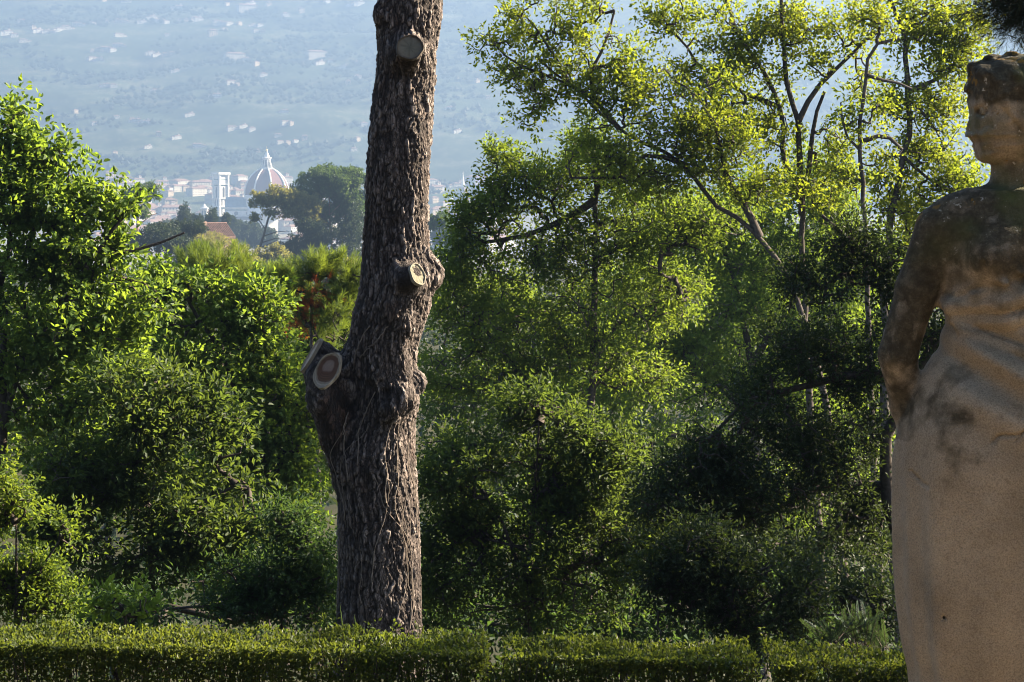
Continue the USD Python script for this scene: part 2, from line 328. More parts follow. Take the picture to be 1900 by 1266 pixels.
def house(t, w, d, h, floors, cols, wall_m, wing=None, tower=None):
    wall = t.part('wall', box((-w / 2, -d / 2, -6), (w / 2, d / 2, h)), wall_m, world=False)
    t.part('roof', hip_roof(w, d, h, min(w, d) * .22, .7, d / 2), M['tiles'], world=False)
    for fl in range(floors):
        z = h * (fl + .45) / floors
        for c in range(cols):
            x = -w / 2 + w * (c + .5) / cols
            wall.part('window', box((x - .65, -d / 2 - .05, z - .9), (x + .65, -d / 2 + .1, z + .9)), M['dark_glass'], world=False)
    if wing:
        x0, x1, wh = wing
        t.part('wing', box((x0, -d / 2 + 1, -6), (x1, d / 2 - 1, wh)), wall_m, world=False)
        v, f = hip_roof(x1 - x0, d - 2, wh, (d - 2) * .2, .6, d / 2 - 1); t.part('roof', (v + [(x0 + x1) / 2, 0, 0], f), M['tiles'], world=False)
    if tower:
        x, tw, th = tower
        t.part('tower', box((x - tw / 2, -tw / 2, h - 1), (x + tw / 2, tw / 2, th)), wall_m, world=False)
        v, f = hip_roof(tw, tw, th, 1.5, .5, tw / 2); t.part('roof', (v + [x, 0, 0], f), M['tiles'], world=False)
        t.part('window', box((x - .6, -tw / 2 - .05, th - 3), (x + .6, -tw / 2 + .1, th - 1.4)), M['dark_glass'], world=False)

kinds = [(22, 12, 9, 2, 5, 'plaster_white', None, None), (30, 12, 10, 2, 7, 'plaster', (15, 27, 6), None), (16, 12, 11, 3, 4, 'plaster_ochre', None, None),
         (26, 13, 9, 2, 6, 'plaster_white', (-24, -13, 6), (4, 6, 15)), (38, 14, 12, 3, 9, 'plaster', None, None)]
protos = []
def place_house(k, name, label, cat, loc, group, rz, s):
    if protos[k] is None:
        t = Thing(name, label, cat, loc, group, None, rz, (s, s, s)); kk = kinds[k]
        house(t, kk[0], kk[1], kk[2], kk[3], kk[4], M[kk[5]], kk[6], kk[7]); protos[k] = t.path
        return t
    return copy_of(protos[k], name, label, cat, loc, group, rz, (s, s, s))
rng = np.random.default_rng(7)
villas = [(192, 3), (237, 5), (14, 64), (26, 71), (40, 43), (43, 80), (62, 57), (72, 61), (88, 62), (98, 64), (110, 60), (122, 55), (143, 50), (173, 47), (199, 44), (223, 44), (265, 45), (283, 37), (296, 44), (308, 44),
          (334, 41), (345, 42), (362, 37), (368, 40), (220, 69), (171, 98), (184, 95), (196, 95), (208, 98), (218, 90), (171, 114), (186, 115), (280, 104), (292, 105), (305, 106), (318, 104), (327, 135), (197, 163), (210, 163), (235, 182),
          (287, 173), (140, 211), (175, 232), (245, 226), (254, 228), (272, 231), (294, 253), (329, 261), (276, 276), (213, 289), (216, 220), (310, 68), (333, 18), (421, 12), (448, 23), (467, 11), (499, 12), (559, 24), (530, 32),
          (606, 7), (655, 12), (668, 10), (405, 46), (415, 47), (425, 49), (470, 50), (482, 51), (444, 48), (475, 61), (488, 61), (416, 58), (457, 115), (475, 122), (595, 121), (614, 116), (664, 122), (640, 128),
          (646, 157), (664, 146), (488, 143), (428, 159), (440, 161), (390, 184), (402, 183), (529, 210), (529, 232), (540, 233), (453, 242), (430, 245), (467, 246), (520, 270), (533, 270), (548, 269), (565, 262), (515, 254),
          (663, 263), (656, 283), (366, 275), (354, 217), (675, 236), (478, 284), (510, 288), (885, 155), (900, 137), (905, 153), (835, 205), (905, 185), (850, 250)]
big = {(458, 22): 'long pale many windowed block high on the hazy hill, left of the pine trunk', (394, 68): 'square bright villa by itself on the hill, straight above the bell tower', (435, 113): 'tall pale building with terraces halfway up the hill above the dome',
       (586, 109): 'long white villa halfway up the hill, nearest left of the pine trunk knot'}
protos = [None] * 5
for px, py in villas:
    p = hill_hit(px, py)
    if p is None: continue
    s = rng.uniform(.75, 1.15) * p[1] / 5200
    place_house(int(rng.integers(0, 4)), 'hillside_villa', 'small pale hazy villa among the woods of the far hillside', 'villa', p + [0, 0, 0], 'pale villas scattered over the hazy hillside', rng.uniform(15, 50), s * .85)
for (px, py), lab in big.items():
    p = hill_hit(px, py); place_house(4 if px != 394 else 2, 'hillside_villa', lab, 'villa', p, None, rng.uniform(28, 36), 1.4 * p[1] / 5200)

protos = [None] * 5
n = 0
for _ in range(1800):
    if n >= 270: break
    px = rng.uniform(165, 700) if rng.random() < .82 else rng.uniform(798, 930)
    d = rng.choice([rng.uniform(1900, 2900), rng.uniform(2700, 3700)])
    if 395 < px < 540 and d < 2750: continue
    zz = float(ground_z(d)) if d < 3000 else float(hill_fn(np.array([(px - CX) / F * d]), np.array([d]))[0])
    loc = np.array([(px - CX) / F * d, d, zz])
    row = HOR + (EYE - zz - 10) / d * F
    if row < 322 or row > 450: continue
    place_house(int(rng.integers(0, 5)), 'town_house', 'pale hazy house with red roof in the packed city quarter', 'house', loc, 'roofs and houses of the hazy city', rng.uniform(30, 66), rng.uniform(.8, 1.35)); n += 1

# bell tower
D0 = 2600.0; S0 = D0 / F
def far(px, d=D0): return (px - CX) / F * d
def zrow(py, d=D0): return EYE - (py - HOR) / F * d
gz = -76.0
bt = Thing('bell_tower', 'tall square marble bell tower with flat projecting top, left of the dome', 'tower', (far(409.5, D0 + 40), D0 + 40, gz), rz=42)
H = zrow(320, D0 + 40) - gz; w = 7.4
shaft = bt.part('shaft', box((-w + .6, -w + .6, 0), (w - .6, w - .6, H - 3)), M['marble'], world=False)
for sx in (-1, 1):
    for sy in (-1, 1):
        v, f = lathe([(1.75, 0), (1.75, H - 3)], 8, math.pi / 8); bt.part('corner_buttress', (v + [sx * (w - .7), sy * (w - .7), 0], f), M['marble'], world=False)
for z in (14, 27, 39.5, 50.5, 69): bt.part('cornice', box((-w - .9, -w - .9, z), (w + .9, w + .9, z + 1.0)), M['marble'], world=False)
bt.part('parapet', cat_mesh([box((-w - 1.9, -w - 1.9, H - 3), (w + 1.9, w + 1.9, H - 1.7)), box((-w - 1.9, -w - 1.9, H - 1.69), (w + 1.9, -w - 1.2, H)), box((-w - 1.9, w + 1.2, H - 1.69), (w + 1.9, w + 1.9, H)), box((-w - 1.9, -w - 1.19, H - 1.69), (-w - 1.2, w + 1.19, H)), box((w + 1.2, -w - 1.19, H - 1.69), (w + 1.9, w + 1.19, H))]), M['marble'], world=False)
v, f = hip_roof(12, 12, H - 1.6, 2.2, 0, 6); bt.part('roof', (v, f), M['tiles'], world=False)
def lancet(x0, x1, z0, z1, face):
    """A pointed window in one face of the tower."""
    a = np.linspace(0, 1, 6); c = (x0 + x1) / 2; r = (x1 - x0) / 2
    out = [(x0, z0), (x1, z0)] + [(c + r * math.cos(t), z1 - 2 * r + 2.0 * r * math.sin(t)) for t in np.linspace(0, math.pi, 9)]
    n = len(out); v = np.array([(x, -w + .54, z) for x, z in out] + [(x, -w + .9, z) for x, z in out])
    f = [[0, i, i + 1] for i in range(1, n - 1)] + [q for i in range(n) for q in ([i, n + i, (i + 1) % n], [(i + 1) % n, n + i, n + (i + 1) % n])]
    q = v.copy()
    if face == 1: q[:, 0], q[:, 1] = -v[:, 1], v[:, 0]
    if face == 2: q[:, 0], q[:, 1] = v[:, 1], -v[:, 0]
    return q, np.array(f)
for face in (0, 1, 2):
    shaft.part('window', lancet(-1.6, 1.6, 52, 66, face), M['dark_glass'], world=False)
    for z in (29.5, 41.2):
        for c in (-2.6, 2.6): shaft.part('window', lancet(c - .9, c + .9, z, z + 8.5, face), M['dark_glass'], world=False)
    for z in (16, 36.9, 67.2, 75):
        b = box((-w + 1.8, -w + .5, z), (w - 1.8, -w + .75, z + 1.1)); v = b[0].copy()
        if face == 1: v[:, 0], v[:, 1] = -b[0][:, 1], b[0][:, 0]
        if face == 2: v[:, 0], v[:, 1] = b[0][:, 1], -b[0][:, 0]
        shaft.part('inlay_band', (v, b[1]), M['green_marble'], world=False)

# cathedral: nave, drum, dome, lantern
X0 = far(495)
ca = Thing('cathedral', 'cathedral with a huge ribbed red tile dome, white lantern and long nave', 'church', (X0, D0, gz))
zb, zt = zrow(362) - gz, zrow(313) - gz
R = 39 * S0 / math.cos(math.pi / 8) * .98; r0 = math.pi / 8 - .06
prof = []
for k in range(15):
    t = k / 14; a = t * 1.13
    prof.append((R * (1 - 1.55 * (1 - math.cos(a * .86)) / 1.0), zb + (zt - zb) * math.sin(a) / math.sin(1.13)))
prof = np.array(prof); prof[:, 0] = np.interp(prof[:, 0], [prof[-1, 0], R], [7.5, R])
for k in range(8):
    a0, a1 = r0 + k * math.pi / 4, r0 + (k + 1) * math.pi / 4; vs = []
    for r, z in prof:
        for a in (a0, a1): vs.append((r * math.cos(a), r * math.sin(a), z))
    f = [q for i in range(14) for q in ([2 * i, 2 * i + 1, 2 * i + 3], [2 * i, 2 * i + 3, 2 * i + 2])]
    ca.part('dome_web', (np.array(vs), np.array(f)), M['dome_tile'], world=False)
    ca.part('dome_rib', tube([((r + .35) * math.cos(a0), (r + .35) * math.sin(a0), z) for r, z in prof], np.linspace(1.35, .9, 15), 6), M['marble'], world=False)
ca.part('drum', lathe([(R * .95, 30), (R * .95, zb - 5), (R * 1.02, zb - 4.5), (R * 1.02, zb - .2), (R * .97, zb + .3)], 8, r0), M['marble'], world=False)
for k in range(8):
    a = r0 + (k + .5) * math.pi / 4; rr = R * .95 * math.cos(math.pi / 8); c = np.array([rr * math.cos(a), rr * math.sin(a), zb - 13])
    v, f = lathe([(4.2, -.3), (4.2, .35), (3.1, .36)], 16); q = np.stack([v[:, 2] * math.cos(a) - v[:, 0] * math.sin(a), v[:, 2] * math.sin(a) + v[:, 0] * math.cos(a), v[:, 1]], 1)
    oc = ca.part('drum_oculus', (q + c, f), M['green_marble'], world=False)
    v, f = lathe([(3.0, -.2), (3.0, .42)], 16); q = np.stack([v[:, 2] * math.cos(a) - v[:, 0] * math.sin(a), v[:, 2] * math.sin(a) + v[:, 0] * math.cos(a), v[:, 1]], 1)
    oc.part('pane', (q + c, f), M['dark_glass'], world=False)
lan = ca.part('lantern', lathe([(9.5, zt - 1), (9.5, zt + .8), (5.2, zt + .9), (5.2, zt + 13.0), (6.4, zt + 13.2), (6.4, zt + 14.2), (4.2, zt + 14.8), (1.1, zt + 21.8), (.7, zt + 22.4)], 8, r0), M['marble'], world=False)
for k in range(8):
    a = r0 + k * math.pi / 4; c, s = math.cos(a), math.sin(a); v, f = box((4.6, -.55, zt + .9), (7.9, .55, zt + 8.5)); v = v.copy(); v[(v[:, 0] > 6) & (v[:, 2] > zt + 5), 0] = 5.6
    lan.part('buttress', (np.stack([v[:, 0] * c - v[:, 1] * s, v[:, 0] * s + v[:, 1] * c, v[:, 2]], 1), f), M['marble'], world=False)
    a += math.pi / 8; c, s = math.cos(a), math.sin(a); v, f = box((4.6, -.8, zt + 2.2), (4.95, .8, zt + 11.5))
    lan.part('window', (np.stack([v[:, 0] * c - v[:, 1] * s, v[:, 0] * s + v[:, 1] * c, v[:, 2]], 1), f), M['dark_glass'], world=False)
b = trimesh.creation.icosphere(2, 1.6); b.apply_translation((0, 0, zt + 23.6)); ca.part('ball', b, M['gold'], True, world=False)
ca.part('cross', cat_mesh([box((-.2, -.2, zt + 25.1), (.2, .2, zt + 29)), box((-1.1, -.17, zt + 27.2), (1.1, .17, zt + 27.7))]), M['gold'], world=False)
xl = far(421) - X0
z1, z2, z3 = zrow(366) - gz, zrow(383.5) - gz, zrow(404) - gz
def gable(x0, x1, yh, z_e, z_r, over=.8):
    v = np.array([[x0, -yh - over, z_e], [x1, -yh - over, z_e], [x1, 0, z_r], [x0, 0, z_r], [x0, yh + over, z_e], [x1, yh + over, z_e], [x0, -yh - over, z_e - .6], [x1, -yh - over, z_e - .6], [x0, yh + over, z_e - .6], [x1, yh + over, z_e - .6]])
    return v, np.array([[0, 1, 2], [0, 2, 3], [3, 2, 5], [3, 5, 4], [6, 7, 1], [6, 1, 0], [8, 4, 5], [8, 5, 9], [0, 3, 6], [3, 8, 6], [3, 4, 8], [1, 7, 2], [2, 7, 9], [2, 9, 5]])
nave = ca.part('nave', box((xl, -10, 0), (-10, 10, z2 - .8)), M['marble'], world=False)
ca.part('nave_roof', gable(xl - 1, -14, 10, z2, z1), M['lead_roof'], world=False)
nave.part('cornice', box((xl - .6, -11.2, z2 - 2.2), (-12, -10.1, z2 - .7)), M['marble'], world=False)
nave.part('inlay_band', box((xl, -10.25, z2 - 5.2), (-12, -9.9, z2 - 3.6)), M['green_marble'], world=False)
for px in (440, 462, 478):
    v, f = lathe([(2.6, -.2), (2.6, .3)], 14); nave.part('oculus', (np.stack([v[:, 0], -v[:, 2], v[:, 1]], 1) + [far(px) - X0, -10.1, zrow(396) - gz], f), M['dark_glass'], world=False)
ca.part('aisle', box((xl, -20, 0), (-10, -10.05, z3 - 2)), M['marble'], world=False)
v = np.array([[xl - .5, -20.8, z3 - 2], [-10, -20.8, z3 - 2], [-10, -10.3, z3 + 1.5], [xl - .5, -10.3, z3 + 1.5], [xl - .5, -20.8, z3 - 2.8], [-10, -20.8, z3 - 2.8]])
ca.part('aisle_roof', (v, np.array([[0, 1, 2], [0, 2, 3], [4, 5, 1], [4, 1, 0]])), M['tiles'], world=False)
ca.part('side_apse', lathe([(14, 0), (14, zrow(392) - gz), (14.8, zrow(391.8) - gz), (13, zrow(389) - gz), (8, zrow(382) - gz), (1, zrow(378) - gz)], 10), M['marble'], world=False)

def spire(px, top, base, d, label, wid):
    z0, z1 = float(zrow(base, d)), float(zrow(top, d)); g0 = float(ground_z(d))
    t = Thing('church_spire', label, 'tower', (far(px, d), d, g0)); a, b = z0 - g0, z1 - g0
    sh = t.part('shaft', box((-wid, -wid, 0), (wid, wid, a)), M['plaster'], world=False)
    t.part('spire', lathe([(wid * 1.25, a), (wid * .95, a + .8), (.12, b)], 8, math.pi / 8), M['marble'], world=False)
    t.part('cornice', box((-wid * 1.2, -wid * 1.2, a - 1.2), (wid * 1.2, wid * 1.2, a - .05)), M['marble'], world=False)
    for x in (-wid * .45, wid * .45): sh.part('window', box((x - wid * .22, -wid - .06, a - 9), (x + wid * .22, -wid + .1, a - 3)), M['dark_glass'], world=False)
spire(859, 318, 345, 2700, 'slender pale church spire rising in the haze right of the pine trunk', 2.6)
spire(838, 352, 375, 2500, 'small hazy bell tower just right of the pine trunk, lower than the spire', 2.4)
spire(379, 378, 386, 2100, 'short square pale tower standing just left of the marble bell tower', 3.2)

# tiled house between the bushes
dh = 430.0; gh = float(zrow(462, dh)); sc = dh / F
th = Thing('tiled_house', 'house with brown barrel tile roof and dim wall rising over the bushes', 'house', (far(393, dh), dh, gh), rz=40)
ze, zr = float(zrow(438, dh)) - gh, float(zrow(415, dh)) - gh
M['house_wall'] = plain('dull_plaster', (.24, .15, .11), .9, .2, .6, (.32, .21, .15))
M['old_tile'] = plain('old_barrel_tile', (.075, .046, .036), .9, .2, 1.5, (.15, .09, .068))
wl = th.part('wall', box((-3.3, -2.6, -4), (3.3, 2.6, ze - .1)), M['house_wall'], world=False)
wl.part('window', box((1.6, -2.66, ze - 2.0), (2.3, -2.5, ze - .9)), M['dark_glass'], world=False)
rf = th.part('roof', gable(-3.7, 3.7, 2.7, ze, zr, .9), M['old_tile'], world=False)
for i, x in enumerate(np.arange(-3.55, 3.7, .44)):
    for sg in (-1, 1):
        a, b = np.array([x, sg * 3.55, ze + .06]), np.array([x, sg * .1, zr + .06])
        rf.part('tile_row', tube([a, (a + b) / 2 + [0, 0, .02], b], .15, 5), M['old_tile'], world=False)
rf.part('ridge_cap', tube([(-3.7, 0, zr + .1), (3.7, 0, zr + .1)], .2, 6), M['old_tile'], world=False)
th.part('chimney', box((-2.6, -1.3, zr - 1.4), (-2.1, -.8, zr + .5)), M['house_wall'], world=False)
# ------------------------------------------------------------------ the pruned pine trunk
TD = 11.0; TS = TD / F
def tpx(q): return np.stack([(q[:, 0] - CX) * TS, TD + q[:, 1] * TS, EYE - (q[:, 2] - HOR) * TS], -1)   # (column, depth, row) -> world
rows = np.array([-400, -60, 0, 30, 60, 90, 130, 180, 240, 300, 360, 420, 470, 500, 540, 580, 610, 640, 680, 720, 760, 800, 850, 900, 960, 1050, 1165, 1420.])
left = np.array([716, 704, 698, 696, 697, 698, 698, 691, 685, 682, 680, 677, 674, 673, 669, 656, 651, 652, 654, 655, 652, 640, 618, 623, 628, 629, 625, 606.])
rght = np.array([800, 812, 820, 819, 814, 808, 809, 804, 802, 799, 796, 796, 800, 808, 806, 797, 786, 777, 772, 778, 774, 769, 770, 771, 776, 780, 782, 800.])
def t_center(z): return (np.interp(z, rows, left) + np.interp(z, rows, rght)) / 2
def t_radius(z): return (np.interp(z, rows, rght) - np.interp(z, rows, left)) / 2
from scipy.ndimage import gaussian_filter1d
zz_ = np.arange(-420, 1430, 2.0); c_s = gaussian_filter1d(t_center(zz_), 5); r_s = gaussian_filter1d(t_radius(zz_), 5)
def trunk_fn(p):
    x, y, z = p.T; c, r = np.interp(z, zz_, c_s), np.interp(z, zz_, r_s)
    th = np.arctan2(y, x - c)
    d = np.hypot(x - c, y) - r * (1 + .02 * np.cos(3 * th + z * .006) + .015 * np.cos(5 * th - z * .009))
    bl = smin(capsule(p, (660, -5, 870), (612, -22, 735), 46, 40), capsule(p, (612, -22, 735), (606, -30, 700), 38, 34), 14)
    bl = smin(bl, capsule(p, (612, -2, 740), (592, 10, 668), 38, 36), 14)
    bl = smin(bl, capsule(p, (640, -8, 700), (668, 0, 650), 24, 30), 24)
    n3 = np.array([-.36, -.86, -.36]); bl = smax(bl, (p - np.array([613, -52, 683])) @ n3 / np.linalg.norm(n3), 3)
    n4 = np.array([-.84, -.21, -.50]); bl = smax(bl, (p - np.array([580, 2, 661])) @ n4 / np.linalg.norm(n4), 3)
    d = smin(d, bl, 20)
    n1 = np.array([.12, -.95, -.3])
    d = smin(d, smax(capsule(p, (758, -52, 100), (764, -66, 96), 36, 29), (p - np.array([765, -90, 95])) @ n1 / np.linalg.norm(n1), 3), 18)
    for a, b, ra, rb, k in (((757, -52, 520), (757, -66, 512), 38, 28, 18), ((740, -44, 735), (728, -58, 752), 36, 24, 16),
                            ((712, -25, 28), (714, -30, 34), 19, 17, 14), ((800, -8, 500), (803, -12, 512), 23, 21, 22), ((772, -16, 708), (776, -18, 712), 20, 18, 16),
                            ((738, -52, 560), (748, -50, 600), 26, 20, 20), ((705, -48, 690), (712, -46, 640), 18, 14, 18), ((750, -40, 690), (742, -48, 640), 15, 12, 14)):
        d = smin(d, capsule(p, a, b, ra, rb), k)
    d = smin(d, disc_rod(p, (726, -46, 536), (777, -86, 506), 20.5), 9)
    d = smax(d, -capsule(p, (737, -75, 396), (738, -62, 414), 8, 9), 5)
    d = smax(d, -capsule(p, (706, -74, 742), (718, -66, 722), 7, 6), 6)
    return d
tv, tf = isosurface(trunk_fn, (520, -150, -380), (860, 130, 1420), 2.4)
tn = vnormals(tv, tf)
rng = np.random.default_rng(3)
th = np.arctan2(tv[:, 1], tv[:, 0] - t_center(tv[:, 2]))
warp = (fbm(tv / 26, 3, 2) - .5)[:, None] * 16 * np.array([1, 1, .6]) + (fbm(tv / 9, 2, 8) - .5)[:, None] * 5
cyl = np.stack([np.cos(th) * 70, np.sin(th) * 70, tv[:, 2] * np.interp(tv[:, 2], [0, 600, 1200], [.36, .28, .24])], -1) + warp
def seeds(n, s):
    r = np.random.default_rng(s); a = r.uniform(0, 2 * np.pi, n); return np.stack([np.cos(a) * 70, np.sin(a) * 70, r.uniform(-200, 520, n)], -1)
d1, i1 = cKDTree(seeds(4300, 1)).query(cyl, 2)
d2, i2 = cKDTree(seeds(13000, 2)).query(cyl * [1, 1, 1.3], 2)
rag = .45 + 1.1 * fbm(tv / 7, 3, 21)
edge = np.clip((d1[:, 1] - d1[:, 0]) * rag / 3.2 - .12, 0, 1); edge = edge * edge * (3 - 2 * edge)
edge2 = np.clip((d2[:, 1] - d2[:, 0]) / 2.6, 0, 1)
pr = np.random.default_rng(5).random(4300)[i1[:, 0]]; pr2 = np.random.default_rng(6).random(13000)[i2[:, 0]]
cutd = np.minimum.reduce([np.abs((tv - np.array([613, -52, 683])) @ unit(np.array([-.36, -.86, -.36]))) + 40 * (np.linalg.norm(tv - [613, -52, 683], axis=1) > 45),
                          np.abs((tv - np.array([580, 2, 661])) @ unit(np.array([-.84, -.21, -.50]))) + 40 * (np.linalg.norm(tv - [580, 2, 661], axis=1) > 48),
                          np.abs((tv - np.array([765, -90, 95])) @ unit(np.array([.12, -.95, -.3]))) + 40 * (np.linalg.norm(tv - [765, -90, 95], axis=1) > 36)])
stubs = np.clip((np.linalg.norm(tv - [770, -80, 511], axis=1) - 26) / 14, .0, 1) * np.clip((cutd - 2) / 6, 0, 1)
burl = np.clip(1 - np.linalg.norm((tv - [625, -45, 760]) / [38, 60, 75], axis=1), 0, 1)
amp = stubs * (1 - .6 * np.clip(burl * 2, 0, 1))
hgt = amp * (edge * 3.0 + (pr - .5) * 2.8 * edge + edge2 * 1.1 + (pr2 - .5) * 2.2 * edge + (fbm(tv / 4, 2, 4) - .5) * 2.8 - 2.8)
pine = Thing('pine_tree', 'tall bare pine trunk with sawn branch stubs and flaking bark behind the hedge', 'tree', tpx(np.array([[703., 0, 1420]]))[0])
M['bark'] = usdkit.material(stage, '/World/Looks/pine_bark', {
    'e': ('attribute', {'attribute': 'plate_edge'}), 'c': ('attribute', {'attribute': 'plate_tone'}), 'b': ('attribute', {'attribute': 'red_bark'}),
    'g': ('geometry', {}), 'mp': ('mapping', {'scale': (1, 1, .35)}), 'n': ('noise_texture', {'scale': 75.0, 'detail': 6.0, 'roughness': .7}), 'n2': ('noise_texture', {'scale': 7.0, 'detail': 3.0}),
    'mx': ('mix_float', {'fac': .58}), 'r': ('rgb_ramp', {'ramp': [(.15, (.045, .030, .025)), (.38, (.105, .078, .064)), (.6, (.24, .195, .17)), (.8, (.54, .475, .42))]}),
    'red': ('rgb_ramp', {'ramp': [(.3, (.055, .026, .016)), (.7, (.11, .058, .036))]}), 'mr': ('mix', {'mix_type': 'mix'}), 'rm': ('map_range', {'from_min': .58, 'from_max': .8, 'clamp': True}),
    'vo': ('voronoi_texture', {'feature': 'distance_to_edge', 'scale': 52.0}), 'vr': ('map_range', {'from_min': .0, 'from_max': .16, 'clamp': True}), 'vc': ('mix', {'mix_type': 'multiply', 'fac': .6}), 'vb': ('math', {'math_type': 'multiply_add', 'value2': .8}),
    'dn': ('noise_texture', {'scale': 38.0, 'detail': 3.0}), 'dv': ('vector_math', {'math_type': 'multiply_add', 'vector2': (.03, .03, .03)}),
    'mxm': ('math', {'math_type': 'maximum'}), 'md': ('mix', {'mix_type': 'mix', 'color1': (.016, .011, .009)}),
    'bp': ('bump', {'strength': 1.0, 'distance': .014}), 'p': ('principled_bsdf', {'roughness': .88, 'specular_ior_level': .25})},
    [('g.position', 'mp.vector'), ('mp.vector', 'n.vector'), ('g.position', 'n2.vector'), ('c.fac', 'mx.a'), ('n.fac', 'mx.b'), ('mx.result', 'r.fac'), ('n.fac', 'red.fac'),
     ('n2.fac', 'rm.value'), ('rm.result', 'mxm.value1'), ('b.fac', 'mxm.value2'), ('mxm.value', 'mr.fac'), ('r.color', 'mr.color1'), ('red.color', 'mr.color2'),
     ('mp.vector', 'dn.vector'), ('dn.color', 'dv.vector1'), ('mp.vector', 'dv.vector3'), ('dv.vector', 'vo.vector'), ('vo.distance', 'vr.value'), ('vr.result', 'vc.color2'), ('mr.color', 'vc.color1'), ('vr.result', 'vb.value1'), ('n.fac', 'vb.value3'), ('e.fac', 'md.fac'), ('vc.color', 'md.color2'), ('md.color', 'p.base_color'), ('vb.value', 'bp.height'), ('bp.normal', 'p.normal')], surface='p.BSDF')
tw = tpx(tv + tn * hgt[:, None])
tf_w = tf[:, ::-1]
tr = pine.part('trunk', (tw, tf_w), M['bark'], True)
tr.attr('plate_edge', np.clip(edge * .75 + edge2 * .25, 0, 1) * np.clip(.35 + amp, 0, 1)); tr.attr('plate_tone', np.clip(.25 + .6 * (pr * .6 + pr2 * .4), 0, 1)); tr.attr('red_bark', np.clip(burl * 2.2, 0, .9))

def cut_mat(name, ramp):
    return usdkit.material(stage, '/World/Looks/' + name, {
        'a': ('attribute', {'attribute': 'ring'}), 'g': ('geometry', {}), 'n': ('noise_texture', {'scale': 60.0, 'detail': 4.0}), 's': ('math', {'math_type': 'multiply_add', 'value2': .12}),
        'r': ('rgb_ramp', {'ramp': ramp}), 'w': ('math', {'math_type': 'sine'}), 'wm': ('math', {'math_type': 'multiply', 'value2': 75.0}), 'wr': ('map_range', {'from_min': -1, 'from_max': 1, 'to_min': .5, 'to_max': .72}),
        'm': ('mix', {'mix_type': 'multiply', 'fac': 1.0}), 'b': ('bump', {'strength': .6, 'distance': .003}), 'p': ('principled_bsdf', {'roughness': .85, 'specular_ior_level': .2})},
        [('g.position', 'n.vector'), ('n.fac', 's.value1'), ('a.fac', 's.value3'), ('s.value', 'r.fac'), ('a.fac', 'wm.value1'), ('wm.value', 'w.value1'), ('w.value', 'wr.value'),
         ('r.color', 'm.color1'), ('wr.result', 'm.color2'), ('m.color', 'p.base_color'), ('n.fac', 'b.height'), ('b.normal', 'p.normal')], surface='p.BSDF')
M['cut_old'] = cut_mat('old_sawn_wood', [(.1, (.10, .095, .07)), (.55, (.14, .13, .095)), (.9, (.15, .13, .095)), (1, (.10, .08, .06))])
M['cut_grey'] = cut_mat('grey_sawn_wood', [(.1, (.16, .145, .10)), (.5, (.19, .175, .12)), (.9, (.15, .14, .095)), (1, (.30, .27, .20))])
M['cut_red'] = cut_mat('resin_sawn_wood', [(.1, (.29, .205, .155)), (.46, (.26, .175, .13)), (.58, (.13, .065, .040)), (.86, (.14, .075, .045)), (.97, (.42, .35, .26))])
M['cut_pale'] = cut_mat('pale_sawn_wood', [(.1, (.44, .34, .235)), (.7, (.50, .39, .27)), (1, (.38, .30, .21))])
def sawn(c, nrm, up, a, b, mat, label, off=(0, 0)):
    """A sawn face: an uneven disc with a raised bark rim; half-axes a, b in pixels."""
    nrm = unit(np.array(nrm, float)); u = unit(np.array(up, float) - nrm * np.dot(up, nrm)); w = np.cross(nrm, u)
    nr, ns = 14, 56; r = np.concatenate([np.linspace(0, .88, nr - 4), [.93, .97, 1.02, 1.08]]); h = np.concatenate([np.zeros(nr - 4), [.6, 2.6, 2.8, -3.5]])
    t = np.linspace(0, 2 * np.pi, ns, endpoint=False); rr, tt = np.meshgrid(r, t, indexing='ij')
    wob = 1 + .05 * np.sin(2 * tt + 1) + .03 * np.sin(5 * tt)
    hh = h[:, None] + .5 * np.sin(tt * 9 + rr * 3) * (rr < .9) * rr
    v = (np.array(c)[None, None] + (u * (b * (1 + .012 * np.sin(17 * tt) + .01 * np.sin(31 * tt)) * rr * wob * np.cos(tt))[..., None]) + (w * (a * rr * wob * np.sin(tt))[..., None]) + nrm * (hh + 2.2)[..., None]).reshape(-1, 3)
    i = np.arange(nr - 1)[:, None] * ns; j = np.arange(ns)[None]; k = (j + 1) % ns
    f = np.concatenate([np.stack([i + j, i + k, i + ns + k], -1).reshape(-1, 3), np.stack([i + j, i + ns + k, i + ns + j], -1).reshape(-1, 3)])
    s = pine.part('sawn_face', (tpx(v), f), M[mat], 40, label)
    q = np.hypot(rr * np.cos(tt) * wob - off[0] * (1 - rr), rr * np.sin(tt) * wob - off[1] * (1 - rr))
    me = np.clip(q, 0, 1).reshape(-1)
    n_ = UsdGeom.Mesh(s.mesh).GetPointsAttr().Get(); pts = np.array(n_) + s.loc
    _, ix = cKDTree(tpx(v)).query(pts); s.attr('ring', me[ix])
sawn((765, -90, 95), (.12, -.95, -.3), (0, 0, -1), 25, 22, 'cut_old', 'dark old weathered sawn face high on the trunk')
sawn((776.5, -85.6, 506.3), (.714, -.56, -.42), (0, 0, -1), 19, 20, 'cut_grey', 'pale greenish sawn end of the short protruding stub')
sawn((613, -52, 683), (-.36, -.86, -.36), (.35, 0, -1), 24, 33, 'cut_red', 'red brown oval sawn face with pale rim on the swollen branch base', (.42, -.12))
sawn((579.5, 2, 661), (-.84, -.21, -.50), (.5, 0, -.86), 22, 33, 'cut_pale', 'pale sawn face seen edge on at the left of the swollen branch base')

